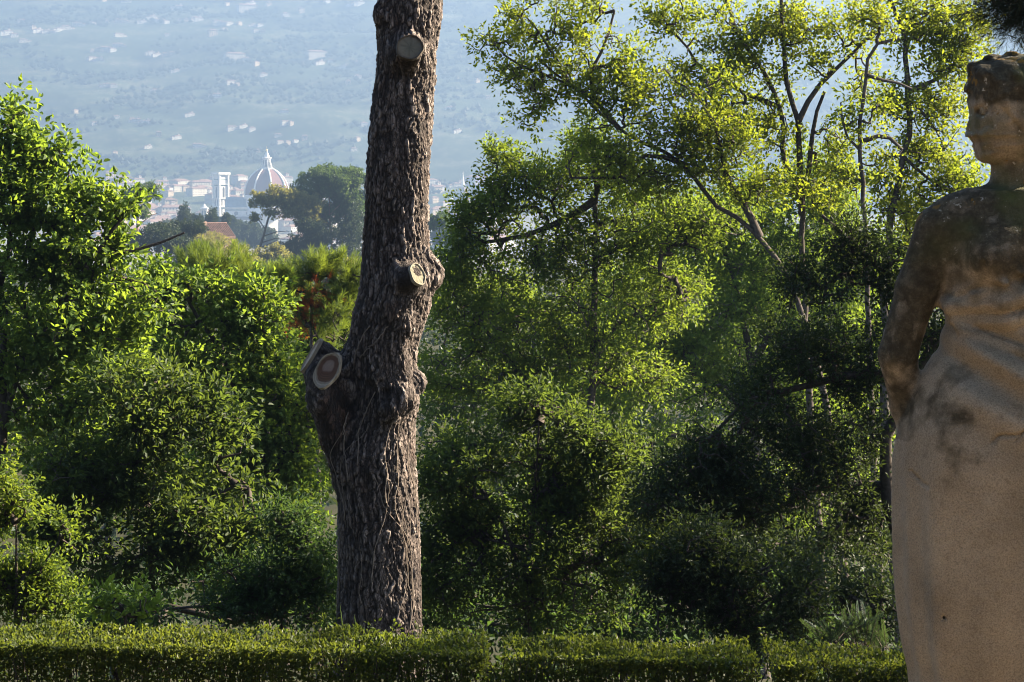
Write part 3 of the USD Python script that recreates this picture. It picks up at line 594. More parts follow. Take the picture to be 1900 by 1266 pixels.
M['vine'] = plain('dry_vine', (.11, .085, .065), .9, .2, 40, (.21, .17, .135))
rng = np.random.default_rng(12)
surf = cKDTree(tv)
def on_trunk(th_, z, lift):
    c, r = np.interp(z, zz_, c_s), np.interp(z, zz_, r_s)
    q = np.stack([c + np.cos(th_) * (r + 20), np.sin(th_) * (r + 20), z], -1)
    _, ix = surf.query(q); return tv[ix] + tn[ix] * (hgt[ix] * .5 + lift)[:, None]
for k in range(15):
    z0 = rng.uniform(880, 1190); n = int(rng.integers(10, 34)); a = rng.uniform(math.pi * 1.02, math.pi * 1.98); path = []
    da = rng.normal(0, .01)
    for i in range(n):
        path.append((a, z0 - i * 10)); da = .75 * da + rng.normal(0, .028); a += da
    path = np.array(path); path = path[path[:, 1] > 770]
    if len(path) < 4: continue
    q = on_trunk(path[:, 0], path[:, 1], np.full(len(path), 1.6)); q[1:-1] = (q[:-2] + 2 * q[1:-1] + q[2:]) / 4
    pine.part('dry_vine', tube(tpx(q), np.linspace(1.1, .4, len(q)) * TS * rng.uniform(.55, 1.15), 5), M['vine'], True)
for ln in ([(672, 660), (690, 640), (712, 618), (722, 600)], [(660, 668), (668, 640), (690, 600)], [(648, 760), (642, 800), (646, 840), (652, 880)], [(700, 720), (668, 800), (672, 850)]):
    q = np.array([(x, -150., z) for x, z in ln]); q = np.concatenate([q[i] + (q[i + 1] - q[i]) * np.linspace(0, 1, 6)[:, None] for i in range(len(q) - 1)])
    q[:, 0] += rng.normal(0, 1.3, len(q))
    front = np.where(tv[:, 1] < 0)[0]; _, ix = cKDTree(tv[front][:, [0, 2]]).query(q[:, [0, 2]]); q = tv[front][ix] + tn[front][ix] * 2.0
    pine.part('dry_vine', tube(tpx(q), 1.0 * TS, 5), M['vine'], True)

# its crown, unseen above the picture, placed to block overhead sky light
lo_c = np.array([(758 - CX) * TS, TD, EYE + (HOR + 372) * TS]); hi_c = lo_c + [.3, .2, 7.0]
pine.part('upper_trunk', tube([lo_c, lo_c * .5 + hi_c * .5 + [.12, 0, 0], hi_c], [.128, .115, .07], 14), M['bark'], True)
rng = np.random.default_rng(14); cr = np.concatenate([(np.array(o) + unit(rng.normal(size=(520, 3))) * rng.random((520, 1)) ** .4 * r) for o, r in (((-.4, 11.2, 12.0), (3.4, 3.4, 1.4)), ((-2.6, 10.0, 10.6), (2.6, 2.4, 1.1)), ((2.2, 11.6, 11.2), (2.4, 2.4, 1.1)), ((-.6, 8.4, 10.4), (2.6, 2.2, 1.1)), ((0, 13.4, 10.8), (2.6, 2.0, 1.1)))])
for o in ((-2.6, 10.0, 10.5), (2.2, 11.6, 11.0), (-.6, 8.4, 10.3), (0, 13.4, 10.7)): pine.part('limb', tube([lo_c * .3 + hi_c * .7, (lo_c * .2 + hi_c * .8 + np.array(o)) / 2 + [0, 0, -.2], o], [.06, .05, .03], 6), M['twig'], True)
UNSEEN_CROWN = cr
# ------------------------------------------------------------------ the weathered statue
SD = 5.0; SS = SD / F
def spx(q): return np.stack([(q[:, 0] - CX) * SS, SD + q[:, 1] * SS, EYE - (q[:, 2] - HOR) * SS], -1)
from shapely.geometry import Polygon, Point
prof = np.array([(1803, 128), (1815, 120), (1842, 110), (1872, 105), (1912, 104), (1952, 112), (1985, 135), (2003, 175), (2003, 220), (1985, 262), (1962, 288), (1940, 300), (1900, 310), (1842, 306), (1824, 303), (1814, 296), (1809.5, 289),
                 (1810.5, 281), (1808, 277), (1804, 272), (1807, 266.5), (1803, 262), (1802.5, 258), (1793.5, 254), (1792.5, 250), (1796.5, 238), (1798.5, 226), (1800.5, 214), (1799, 200), (1797.5, 182), (1799, 165), (1801.5, 154), (1799.5, 140)])
ph = 1.5
gx, gz_ = np.arange(1750, 2060, ph), np.arange(60, 350, ph)
import shapely
from scipy.ndimage import map_coordinates
PX, PZ = np.meshgrid(gx, gz_, indexing='ij'); poly = Polygon(prof); pp = shapely.points(PX.ravel(), PZ.ravel())
sd2 = shapely.distance(poly.exterior, pp) * np.where(shapely.contains_xy(poly, PX.ravel(), PZ.ravel()), -1, 1)
sd2 = sd2.reshape(PX.shape).astype(np.float32)
sd2 = gaussian_filter1d(gaussian_filter1d(sd2, .8, axis=0), .8, axis=1)
def head_fn(p):
    x, y, z = p.T
    d2 = map_coordinates(sd2, [(x - gx[0]) / ph, (z - gz_[0]) / ph], order=1, mode='nearest')
    far_ = np.hypot(np.clip(np.abs(x - 1900) - 150, 0, None), np.clip(np.abs(z - 205) - 140, 0, None)); d2 = d2 + far_
    t = np.clip(-d2 / 62, 0, 1); w = 74 * np.sqrt(np.clip(1 - (1 - t) ** 2, 0, 1)) * (1 - .16 * np.clip((z - 215) / 90, 0, 1) * np.clip((1900 - x) / 60, 0, 1)) + 3
    return smax(d2, (np.abs(y) - w) * .8, 5)
hw_rows = np.array([470, 500, 540, 570, 600, 640, 690, 740, 790, 860, 960, 1080, 1140, 1200, 1240, 1266, 1400, 1560, 1640.])
hw_vals = np.array([148, 144, 128, 122, 124, 142, 174, 199, 215, 222, 221, 217, 211, 203, 193, 189, 188, 196, 200.])
hz = np.arange(440, 1660, 3.0); hwv = gaussian_filter1d(np.interp(hz, hw_rows, hw_vals), 3)
NX = 1887.0
def figure_fn(p):
    x, y, z = p.T
    # torso
    tw = np.interp(z, [330, 370, 410, 450, 500, 545, 600], [52, 130, 160, 162, 152, 140, 128]); tdp = np.interp(z, [330, 370, 430, 500, 560, 620], [48, 72, 100, 104, 92, 86])
    q = np.sqrt(((x - NX) / tw) ** 2 + ((y - 6) / tdp) ** 2)
    torso = np.maximum((q - 1) * np.minimum(tw, tdp) * .9, np.maximum(z - 640, 352 - z))
    torso = smin(torso, capsule(p, (1770, 4, 398), (2000, 4, 398), 33, 33), 26)
    torso = smin(torso, capsule(p, (1838, -62, 466), (1826, -74, 474), 50, 44), 26); torso = smin(torso, capsule(p, (1938, -62, 466), (1950, -74, 474), 50, 44), 26)
    neck = capsule(p, (NX, 6, 380), (1890, 4, 270), 52, 45)
    d = smin(torso, neck, 18); d = smin(d, capsule(p, (1780, 2, 388), (1850, 4, 366), 24, 24), 16); d = smin(d, capsule(p, (1995, 2, 388), (1925, 4, 366), 24, 24), 16)
    # arms: the left one bends back to the hip, the right one hangs
    arm = smin(capsule(p, (1751, 6, 430), (1705, 8, 535), 53, 39), capsule(p, (1705, 8, 535), (1668, 10, 655), 39, 35), 14)
    arm = smin(arm, capsule(p, (1669, 10, 662), (1690, 44, 760), 36, 29), 10); arm = smin(arm, capsule(p, (1690, 44, 760), (1722, 88, 850), 29, 22), 10)
    arm2 = smin(capsule(p, (2026, 8, 432), (2052, 20, 660), 52, 36), capsule(p, (2052, 20, 660), (2030, -70, 850), 36, 24), 12)
    d = smin(d, arm, 9); d = smin(d, arm2, 14)
    hand = smin(capsule(p, (2030, -72, 850), (2022, -92, 900), 24, 22), capsule(p, (2022, -92, 900), (2012, -108, 940), 22, 12), 8); d = smin(d, hand, 8)
    # the draped robe
    hw = np.interp(z, hz, hwv); dp = hw * .66 + 8
    ang = np.arctan2(y / dp, (x - NX) / hw); s_ = (x - NX) / hw
    diag = (z - 600) - (x - 1760) * .62
    fold = (15 * np.sin(diag / 17 + .8 * np.sin(diag / 60)) * np.clip((z - 585) / 40, 0, 1) * np.clip((840 - z) / 180, 0, 1) * np.clip((x - 1735) / 50, 0, 1)
            + 10 * np.sin(ang * 13 + z * .003 + 1.2 * np.sin(z * .004)) * np.clip((z - 760) / 200, 0, 1) * np.clip(.25 + .75 * (s_ + .55), 0.3, 1) + 6.0 * np.sin(ang * 5 + .5) * np.clip((z - 700) / 150, 0, 1))
    robe = (np.sqrt(((x - NX) / hw) ** 2 + ((y - 4) / dp) ** 2) - 1) * dp * .95 - fold
    robe = smax(robe, np.maximum(560 - z, z - 1640), 6)
    d = smin(d, robe, 10)
    # rolled folds about the waist and bunches of cloth
    for a, b, ra, rb, k in (((1757, -40, 566), (1840, -88, 556), 14, 17, 12), ((1840, -88, 556), (1930, -98, 528), 17, 20, 12), ((1930, -98, 528), (2020, -50, 545), 20, 15, 12), ((1752, 10, 560), (1757, -40, 566), 12, 14, 10),
                            ((1762, -40, 592), (1850, -90, 590), 10, 12, 10), ((1850, -90, 590), (1960, -92, 560), 12, 14, 10), ((1770, -52, 606), (1880, -110, 690), 8, 11, 12), ((1880, -110, 690), (1980, -105, 800), 11, 13, 14),
                            ((1780, -60, 612), (1920, -108, 660), 8, 12, 12), ((1790, -70, 545), (1860, -92, 530), 8, 10, 8), ((1768, -45, 540), (1800, -72, 515), 8, 8, 8),
                            ((1765, -50, 470), (1840, -108, 520), 7, 7, 9), ((1790, -70, 430), (1870, -104, 500), 7, 7, 9), ((1850, -60, 400), (1880, -95, 470), 7, 7, 9)):
        d = smin(d, capsule(p, a, b, ra, rb), k)
    # head
    h = head_fn(p)
    for sy in (-1, 1):
        h = smax(h, -ellipsoid(p, (1812, sy * 40, 207), (13, 20, 11)), 8); h = smin(h, ellipsoid(p, (1818, sy * 34, 208), (8, 12, 8)), 3)
        h = smin(h, capsule(p, (1806, sy * 14, 192), (1822, sy * 52, 196), 5, 5), 6)
        h = smin(h, ellipsoid(p, (1888, sy * 70, 222), (13, 8, 24)), 5); h = smin(h, capsule(p, (1826, sy * 46, 248), (1850, sy * 58, 240), 15, 16), 12)
    hair = smax(head_fn(p) - 7 - 3.2 * np.sin((x * .9 - z * .55 + 12 * np.sin(z * .03)) / 7.0), np.minimum(1e9, (z - 172) - np.clip((x - 1815) / 60, 0, 1.2) * 66), 8)
    h = smin(h, hair, 3); h = smin(h, ellipsoid(p, (1996, 0, 205), (46, 44, 48)), 14)
    d = smin(d, h, 9)
    # drill hole and cracks
    d = smax(d, -capsule(p, (1731, -200, 1124), (1731, -40, 1124), 3.0, 3.0), 1)
    return d
sv, sf = isosurface(figure_fn, (1615, -170, 80), (2140, 170, 1660), 4.1)
sn = vnormals(sv, sf)
rough = np.clip((300 - sv[:, 2]) / 60, 0, 1) * .8 + .35
disp = (fbm(sv / 40, 4, 3) - .5) * 5.5 * rough + (fbm(sv / 11, 3, 9) - .5) * 5.6 * rough
strata = (fbm(sv * [1 / 60, 1 / 60, 1 / 9], 3, 31) - .5) * 15 * np.clip(1 - np.abs(sv[:, 2] - 252) / 55, 0, 1)
disp += strata
cr = [[(1812, 803), (1816, 794), (1828, 790), (1850, 791), (1857, 788), (1868, 783), (1880, 776), (1905, 782)], [(1866, 784), (1858, 793), (1853, 800)], [(1880, 776), (1895, 768), (1915, 765)], [(1682, 868), (1692, 880), (1700, 888)]]
for line in cr:
    pl = shapely.LineString(line); near = (sv[:, 1] < 0) & (np.abs(sv[:, 2] - 820) < 90)
    dd = shapely.distance(pl, shapely.points(sv[near][:, 0] + 2 * (fbm(sv[near] / 6, 2, 1) - .5) * 4, sv[near][:, 2])); disp[near] -= 6.0 * np.exp(-(dd / 2.8) ** 2)
X_, Z_ = sv[:, 0], sv[:, 2]
crust = np.interp(Z_, [80, 150, 185, 200, 295, 330, 365, 400, 480, 540, 600, 660, 760, 1000, 1260, 1660], [.95, .92, .80, .40, .36, .46, .80, .84, .70, .42, .26, .22, .16, .06, .05, .25])
arm_w = np.clip((np.interp(Z_, [400, 480, 560, 640, 700, 800], [1760, 1752, 1742, 1712, 1712, 1690]) - X_) / 12, 0, 1) * (Z_ < 820) * (Z_ > 380)
crust = crust * (1 - arm_w) + arm_w * np.interp(Z_, [380, 560, 700, 800], [.92, .80, .62, .42])
crust += .42 * np.exp(-(((X_ - 1742) / 52) ** 2 + ((Z_ - 770) / 85) ** 2)) + .22 * np.exp(-(((X_ - 1862) / 24) ** 2 + ((Z_ - 745) / 40) ** 2)) + .3 * np.clip((X_ - 1850) / 60, 0, 1) * np.clip((Z_ - 1180) / 90, 0, 1)
crust += .30 * np.clip((X_ - 1868) / 40, 0, 1) * np.clip((300 - Z_) / 40, 0, 1)
crust += (fbm(sv / 38, 4, 77) - .5) * .75 + (fbm(sv * [1 / 16, 1 / 16, 1 / 190], 3, 78) - .5) * .42
M['stone'] = usdkit.material(stage, '/World/Looks/weathered_sandstone', {
    'g': ('geometry', {}), 'sx': ('separate_xyz', {}), 'nz': ('separate_xyz', {}),
    'n1': ('noise_texture', {'scale': 260.0, 'detail': 3.0, 'roughness': .7}), 'n2': ('noise_texture', {'scale': 5.5, 'detail': 6.0, 'roughness': .65}), 'n3': ('noise_texture', {'scale': 11.0, 'detail': 5.0, 'roughness': .6}),
    'n4': ('noise_texture', {'scale': 34.0, 'detail': 4.0, 'roughness': .75}), 'n5': ('noise_texture', {'scale': 4.0, 'detail': 4.0}),
    'base': ('rgb_ramp', {'ramp': [(.28, (.25, .20, .132)), (.5, (.34, .272, .182)), (.72, (.42, .342, .235))]}),
    'grain': ('rgb_ramp', {'ramp': [(.28, (.45, .45, .45)), (.5, (1, 1, 1)), (.72, (1.4, 1.4, 1.4))]}), 'gm': ('mix', {'mix_type': 'multiply', 'fac': .8}),
    # weathering crust: grows with height, where water and air reach
    'cr': ('attribute', {'attribute': 'crust'}), 'ad': ('math', {'math_type': 'multiply_add', 'value2': .75}), 'cm': ('map_range', {'from_min': .68, 'from_max': 1.08, 'clamp': True}),
    'crust': ('rgb_ramp', {'ramp': [(.3, (.026, .021, .011)), (.5, (.060, .048, .026)), (.7, (.125, .102, .062))]}), 'm1': ('mix', {'mix_type': 'mix'}),
    'sh': ('map_range', {'from_min': 1.92, 'from_max': 2.1, 'clamp': True}), 'mo': ('map_range', {'from_min': .52, 'from_max': .66, 'clamp': True}), 'mm': ('math', {'math_type': 'multiply'}),
    'm2': ('mix', {'mix_type': 'mix', 'color2': (.075, .085, .022)}),
    'wl': ('map_range', {'from_min': .63, 'from_max': .66, 'clamp': True}), 'wm': ('math', {'math_type': 'multiply'}), 'm3': ('mix', {'mix_type': 'mix', 'color2': (.42, .38, .30)}),
    'ol': ('map_range', {'from_min': .615, 'from_max': .64, 'clamp': True}), 'om': ('math', {'math_type': 'multiply'}), 'm4': ('mix', {'mix_type': 'mix', 'color2': (.20, .11, .018)}),
    'add': ('math', {'math_type': 'multiply_add', 'value2': .5}), 'b': ('bump', {'strength': 1.0, 'distance': .009}), 'p': ('principled_bsdf', {'roughness': .9, 'specular_ior_level': .2})},
    [('g.position', 'n1.vector'), ('g.position', 'n2.vector'), ('g.position', 'n3.vector'), ('g.position', 'n4.vector'), ('g.position', 'n5.vector'), ('g.position', 'sx.vector'),
     ('n2.fac', 'base.fac'), ('n1.fac', 'grain.fac'), ('base.color', 'gm.color1'), ('grain.color', 'gm.color2'),
     ('n4.fac', 'ad.value1'), ('cr.fac', 'ad.value3'), ('ad.value', 'cm.value'), ('n4.fac', 'crust.fac'), ('cm.result', 'm1.fac'), ('gm.color', 'm1.color1'), ('crust.color', 'm1.color2'),
     ('sx.z', 'sh.value'), ('n5.fac', 'mo.value'), ('sh.result', 'mm.value1'), ('mo.result', 'mm.value2'), ('mm.value', 'm2.fac'), ('m1.color', 'm2.color1'),
     ('n4.fac', 'wl.value'), ('sh.result', 'wm.value1'), ('wl.result', 'wm.value2'), ('wm.value', 'm3.fac'), ('m2.color', 'm3.color1'),
     ('n3.fac', 'ol.value'), ('sh.result', 'om.value1'), ('ol.result', 'om.value2'), ('om.value', 'm4.fac'), ('m3.color', 'm4.color1'), ('m4.color', 'p.base_color'),
     ('n4.fac', 'add.value1'), ('n1.fac', 'add.value3'), ('add.value', 'b.height'), ('b.normal', 'p.normal')], surface='p.BSDF')
sw = spx(sv + sn * disp[:, None])
base_z = float(spx(np.array([[NX, 0, 1640.]]))[0, 2])
statue = Thing('statue', 'weathered stone statue of a draped woman with profile head turned left', 'statue', (float((NX - CX) * SS), SD, base_z))
statue.part('figure', (sw, sf[:, ::-1]), M['stone'], True).attr('crust', crust)
c = statue.loc
def slab(w, d, z0, z1, ch=.015):
    v, f = lathe([(1, z0), (1, z1 - ch), (1 - ch / w * 2, z1)], 4, math.pi / 4); v = v * [w / math.sqrt(2), d / math.sqrt(2), 1]; return v + [c[0], c[1], 0], f
if base_z > .02: statue.part('plinth', slab(.62, .5, -.05, base_z + .004), M['stone'])
# ------------------------------------------------------------------ plants
def grow(limbs, targets, rng, step=.25, r_tip=.0035, power=.42, sag=.05):
    """limbs: [(world polyline, radius at start, radius at end)]. Joins every target to the nearest wood. Returns limb meshes, twig segments, and each target's twig direction."""
    nodes, meshes = [], []
    for pts, ra, rb in limbs:
        pts = np.asarray(pts, float); pts = pts[np.concatenate([[True], np.linalg.norm(np.diff(pts, axis=0), axis=1) > .02])]; seg = np.linalg.norm(np.diff(pts, axis=0), axis=1); s = np.concatenate([[0], np.cumsum(seg)])
        n = max(4, int(s[-1] / step) + 1); t = np.linspace(0, s[-1], n)
        from scipy.interpolate import PchipInterpolator
        q = np.stack([PchipInterpolator(s, pts[:, k])(t) for k in range(3)], 1)
        q[1:-1] += rng.normal(0, .012 * s[-1] ** .3, (n - 2, 3)) * .6
        rad = ra + (rb - ra) * (t / s[-1]) ** .8
        meshes.append(tube(q, rad, 8 if ra > .03 else 5)); nodes.append(q)
    base = np.vstack(nodes); nb = len(base)
    N = len(targets); P = np.zeros((nb + 2 * N, 3)); P[:nb] = base; par = np.full(nb + 2 * N, -1); cnt = nb
    order = np.argsort(cKDTree(base).query(targets)[0]); dirs = np.zeros((N, 3)); load = np.zeros(nb + 2 * N)
    for ti in order:
        p = targets[ti]; d = ((P[:cnt] - p) ** 2).sum(1); k = int(d.argmin()); L = math.sqrt(d[k])
        if L > .12:
            m = P[k] * .5 + p * .5 + rng.normal(0, .09 * L, 3) + np.array([0, 0, -sag * L])
            P[cnt] = m; par[cnt] = k; k = cnt; cnt += 1
        P[cnt] = p; par[cnt] = k; dirs[ti] = p - P[k]; cnt += 1
    for i in range(cnt - 1, nb - 1, -1):
        load[i] += 1
        load[par[i]] += load[i]
    i = np.arange(nb, cnt); r = np.minimum(r_tip * load ** power, .05)
    rp = np.where(par[i] >= nb, np.minimum(r[par[i]], r[i] * 1.5), r[i] * 1.25)
    return meshes, (P[par[i]], P[i], rp, r[i]), unit(dirs)

def sprigs(T, dirs, rng, n, Ls, L, W, up=.25, spread=.8, upn=.6, fold=.22, droop=.15, fine=False):
    """n leaves round each twig end."""
    N = len(T); ax = unit(dirs * .7 + rng.normal(0, .5, (N, 3)) + [0, 0, up])
    ref = unit(np.cross(ax, rng.normal(size=(N, 3)))); ref2 = np.cross(ax, ref)
    t = rng.uniform(-.25, 1, (N, n)); a = rng.uniform(0, 2 * np.pi, (N, n))
    rad = np.cos(a)[..., None] * ref[:, None] + np.sin(a)[..., None] * ref2[:, None]
    pos = T[:, None] + ax[:, None] * (t * Ls)[..., None] + rad * (Ls * .12) + rng.normal(0, Ls * .06, (N, n, 3))
    d = unit(ax[:, None] * (.35 + .5 * np.clip(t, 0, 1))[..., None] + rad * spread + rng.normal(0, .25, (N, n, 3)))
    nn = unit(rng.normal(0, .6, (N, n, 3)) + [0, 0, upn] + .3 * ax[:, None])
    l = L * rng.uniform(.65, 1.2, N * n); w = l * W * rng.uniform(.85, 1.15, N * n)
    return leaf_mesh(pos.reshape(-1, 3), d.reshape(-1, 3), nn.reshape(-1, 3), l, w, fold, droop, fine)

def fill(blobs, d0, rng, gap=.0, freq=1.6, seed=0, shell=2.3, dens=1.0):
    """Twig ends inside ellipsoids given as (column, row, half width, half height, count[, depth offset, depth radius])."""
    out = []
    for b in blobs:
        px, py, rx, ry, n = b[:5]; n = max(3, n * dens); off = b[5] if len(b) > 5 else 0.0; s = (d0 + off) / F; rd = b[6] if len(b) > 6 else max(rx, ry) * s * .8
        c = at(px, py, d0 + off); got = []
        u = unit(rng.normal(size=(int(n * 3), 3))) * rng.random((int(n * 3), 1)) ** (1 / shell)
        q = c + u * [rx * s, rd, ry * s]
        wv = np.stack([fbm(q * (1.1 / max(rx * s, .05)) + 17 * k, 2, seed + 40 + k) - .5 for k in range(3)], -1); q = q + wv * np.array([rx * s, rd, ry * s]) * 1.3
        if gap > 0: q = q[fbm(q * freq, 2, seed) > gap]
        out.append(q[:int(n)])
    return np.vstack(out)

def px_limbs(limbs, d0):
    out = []
    for pts, ra, rb in limbs:
        p = np.array([(x[0], x[1], d0 + (x[2] if len(x) > 2 else 0)) for x in pts], float)
        out.append((at(p[:, 0], p[:, 1], p[:, 2]), ra * d0 / F, rb * d0 / F))
    return out

def tree(name, label, cat, d0, limbs, blobs, leaf, n, L, W=.5, Ls=.3, gap=.0, freq=1.6, seed=0, group=None, up=.25, upn=.6, wood='twig', root=None, spread=.8, tip=.0035, droop=.15, twigs=True, shell=2.3, dens=.85):
    rng = np.random.default_rng(seed + 100)
    lw = px_limbs(limbs, d0); T = fill(blobs, d0, rng, gap, freq, seed, shell, dens)
    if root is not None:                                   # carry the first limb down into the ground
        p0 = lw[0][0][0]; g = np.array([p0[0] + root, p0[1], float(ground_z(p0[1])) - .3])
        if g[2] < p0[2] - .3: lw[0] = (np.vstack([g, p0 * .45 + g * .55 + [0, 0, 0], lw[0][0]]), lw[0][1] * 1.35, lw[0][2])
    meshes, (A, B, ra, rb), dirs = grow(lw, T, rng, r_tip=tip)
    t = Thing(name, label, cat, lw[0][0][0], group)
    tk = t.part('trunk', meshes[0], M[wood], True)
    for m in meshes[1:]: t.part('limb', m, M[wood], True)
    if twigs: t.part('twigs', segments(A, B, ra, rb, 4), M[wood], True, kind='stuff')
    t.part('crown', sprigs(T, dirs, rng, n, Ls, L, W, up, spread, upn, droop=droop, fine=L / d0 > .0033), M[leaf], kind='stuff')
    return t

G_OAK = None
# right hand oaks, back lit
tree('oak_tree', 'open yellow green oak whose dark limb leans up to the left', 'tree', 26,
     [([(1540, 800), (1480, 560), (1410, 440), (1320, 370), (1270, 305), (1150, 240), (1060, 160), (1000, 110)], 9, 2), ([(1270, 305), (1200, 290), (1130, 330), (1060, 330)], 5, 2),
      ([(1410, 440), (1380, 380), (1350, 330), (1330, 250), (1290, 170)], 8, 3), ([(1150, 240), (1110, 190), (1090, 150), (1120, 90), (1140, 20)], 5, 2), ([(1110, 190), (1040, 150), (960, 120), (910, 75)], 4, 1.5), ([(1060, 160), (1020, 90), (975, 30)], 4, 1.5)],
     [(925, 82, 45, 25, 35), (985, 40, 70, 50, 70), (960, 135, 55, 32, 50), (1030, 150, 70, 50, 100), (1055, 80, 55, 55, 60), (1125, 190, 70, 55, 100), (1150, 105, 45, 50, 45), (1000, 205, 45, 30, 35), (1205, 165, 70, 45, 80), (1240, 245, 85, 55, 130),
      (1330, 205, 90, 75, 150), (1130, 275, 90, 50, 120), (1330, 290, 80, 50, 100), (1180, 330, 90, 40, 90), (1080, 20, 60, 40, 50), (1400, 330, 90, 50, 90), (1260, 330, 80, 40, 70)], 'oak_yellow', 14, .064, .5, .26, .40, 2.6, 1, dens=1.1, root=.6)
tree('oak_tree', 'twin stemmed yellow green oak whose two dark stems fork low, right of centre', 'tree', 27,
     [([(1500, 700), (1488, 470), (1485, 345), (1455, 300), (1450, 200), (1410, 130), (1370, 60), (1340, -10)], 9, 3), ([(1488, 400), (1485, 330), (1482, 240), (1462, 170), (1455, 90), (1450, -20)], 7, 3), ([(1488, 360), (1500, 310), (1518, 200), (1530, 170)], 6, 3),
      ([(1482, 225), (1510, 170), (1550, 130), (1600, 80), (1640, 50)], 6, 2), ([(1450, 200), (1380, 170), (1300, 120), (1250, 60)], 5, 2)],
     [(1335, 60, 90, 65, 110), (1420, 60, 75, 75, 110), (1500, 50, 75, 65, 90), (1390, 150, 85, 55, 100), (1300, 120, 65, 45, 70), (1525, 120, 45, 35, 35), (1580, 55, 55, 45, 50), (1440, 235, 70, 50, 70), (1365, 225, 60, 40, 50), (1545, 255, 45, 40, 30), (1255, 55, 45, 45, 50), (1235, 10, 40, 30, 30), (1480, 330, 70, 50, 60), (1560, 330, 60, 60, 70), (1600, 160, 40, 60, 30)],
     'oak_yellow', 14, .064, .5, .26, .40, 2.6, 2, dens=1.1, root=.5)
tree('oak_tree', 'thin dark crooked stem with few leaves standing between two yellow green oaks', 'tree', 25,
     [([(1612, 640), (1602, 350), (1597, 250), (1606, 150), (1612, 105), (1630, 82), (1668, 72)], 7, 3), ([(1602, 262), (1640, 252), (1674, 278)], 5, 3), ([(1610, 140), (1650, 152), (1692, 165)], 4, 2), ([(1597, 280), (1570, 250), (1560, 190)], 3, 1.5)],
     [(1585, 215, 40, 40, 28), (1605, 30, 55, 45, 60), (1640, 200, 28, 25, 14), (1572, 310, 40, 40, 35), (1640, 300, 30, 25, 16)], 'oak_yellow', 13, .062, .5, .26, .38, 2.6, 3, dens=1.3, root=.3)
tree('oak_tree', 'bright yellow leaved oak next to the statue head, tallest at the right', 'tree', 26,
     [([(1640, 700), (1650, 420), (1668, 330), (1688, 250), (1685, 170), (1682, 90), (1660, 20), (1640, -30)], 11, 4), ([(1685, 170), (1720, 155), (1765, 132)], 6, 2), ([(1662, 30), (1690, 35), (1725, -12)], 5, 2), ([(1675, 290), (1720, 330), (1748, 350)], 4, 2), ([(1688, 185), (1720, 220), (1752, 275)], 4, 1.5)],
     [(1740, 60, 85, 75, 170), (1685, 40, 60, 55, 80), (1785, 130, 45, 60, 80), (1735, 205, 75, 60, 120), (1725, 295, 85, 55, 140), (1775, 335, 55, 45, 80), (1655, 335, 45, 35, 40), (1790, 60, 35, 45, 40), (1700, 395, 85, 50, 130), (1660, 180, 35, 60, 35), (1810, 420, 60, 60, 60)],
     'oak_yellow', 14, .064, .5, .26, .40, 2.6, 4, dens=1.1, root=.4)
tree('oak_tree', 'full mid green oak just right of the pine trunk with a straight dark stem', 'tree', 29,
     [([(1090, 1000), (1095, 760), (1103, 600), (1105, 430), (1106, 350), (1100, 290)], 11, 4), ([(1106, 370), (1060, 400), (980, 435), (900, 450)], 8, 3), ([(1095, 790), (1000, 735), (940, 660), (890, 600)], 8, 3), ([(1100, 640), (1180, 580), (1250, 550)], 6, 2)],
     [(1105, 300, 95, 55, 170), (1000, 335, 85, 45, 130), (940, 292, 40, 35, 40), (930, 400, 85, 55, 140), (868, 388, 34, 26, 25), (905, 480, 85, 60, 140), (1050, 455, 110, 85, 230), (1185, 405, 110, 75, 210), (1000, 580, 130, 85, 240), (1180, 560, 120, 85, 220), (880, 590, 65, 65, 110), (1100, 695, 130, 65, 200), (920, 700, 95, 60, 140), (1305, 420, 90, 65, 130), (840, 520, 40, 50, 50), (835, 690, 45, 60, 60)],
     'oak', 20, .064, .52, .32, .42, 2.0, 5, dens=1.15, root=.2)
tree('oak_tree', 'dense small leaved yellow green tree filling the middle behind the other oaks', 'tree', 36,
     [([(1400, 1000), (1400, 760), (1380, 600), (1350, 480)], 14, 4), ([(1390, 680), (1470, 560), (1530, 470)], 8, 3), ([(1395, 740), (1300, 700), (1240, 680)], 6, 2)],
     [(1340, 480, 125, 95, 260), (1455, 445, 105, 75, 200), (1335, 620, 145, 90, 280), (1525, 385, 75, 55, 110), (1560, 500, 90, 80, 160), (1250, 705, 130, 80, 200), (1455, 620, 105, 90, 200), (1600, 620, 90, 90, 150), (1450, 760, 140, 70, 200), (1220, 470, 90, 70, 150), (1180, 620, 110, 80, 160), (1240, 410, 90, 55, 130), (1400, 400, 110, 60, 160), (1520, 330, 70, 60, 70), (1050, 720, 110, 80, 140), (1500, 950, 120, 80, 150), (1630, 960, 60, 90, 100), (1300, 860, 120, 70, 140), (1000, 960, 130, 90, 150), (860, 1060, 80, 70, 100), (1400, 1080, 140, 60, 120)],
     'oak_light', 24, .075, .5, .38, .42, 1.4, 6, dens=1.15, root=.3)
tree('oak_tree', 'leafy tree deep in the middle whose crown closes the gap right of the pine trunk', 'tree', 46, [([(1000, 1000), (1000, 760), (990, 620)], 9, 3), ([(1000, 760), (1100, 640)], 5, 2), ([(1000, 720), (900, 620)], 5, 2)],
     [(900, 560, 110, 80, 170), (1020, 640, 130, 100, 230), (1160, 560, 120, 90, 200), (900, 720, 120, 90, 190), (1130, 760, 140, 90, 210), (870, 880, 110, 90, 150), (1050, 900, 150, 90, 190)], 'oak', 18, .11, .52, .5, .36, 1.2, 13, dens=1.4, root=.2)
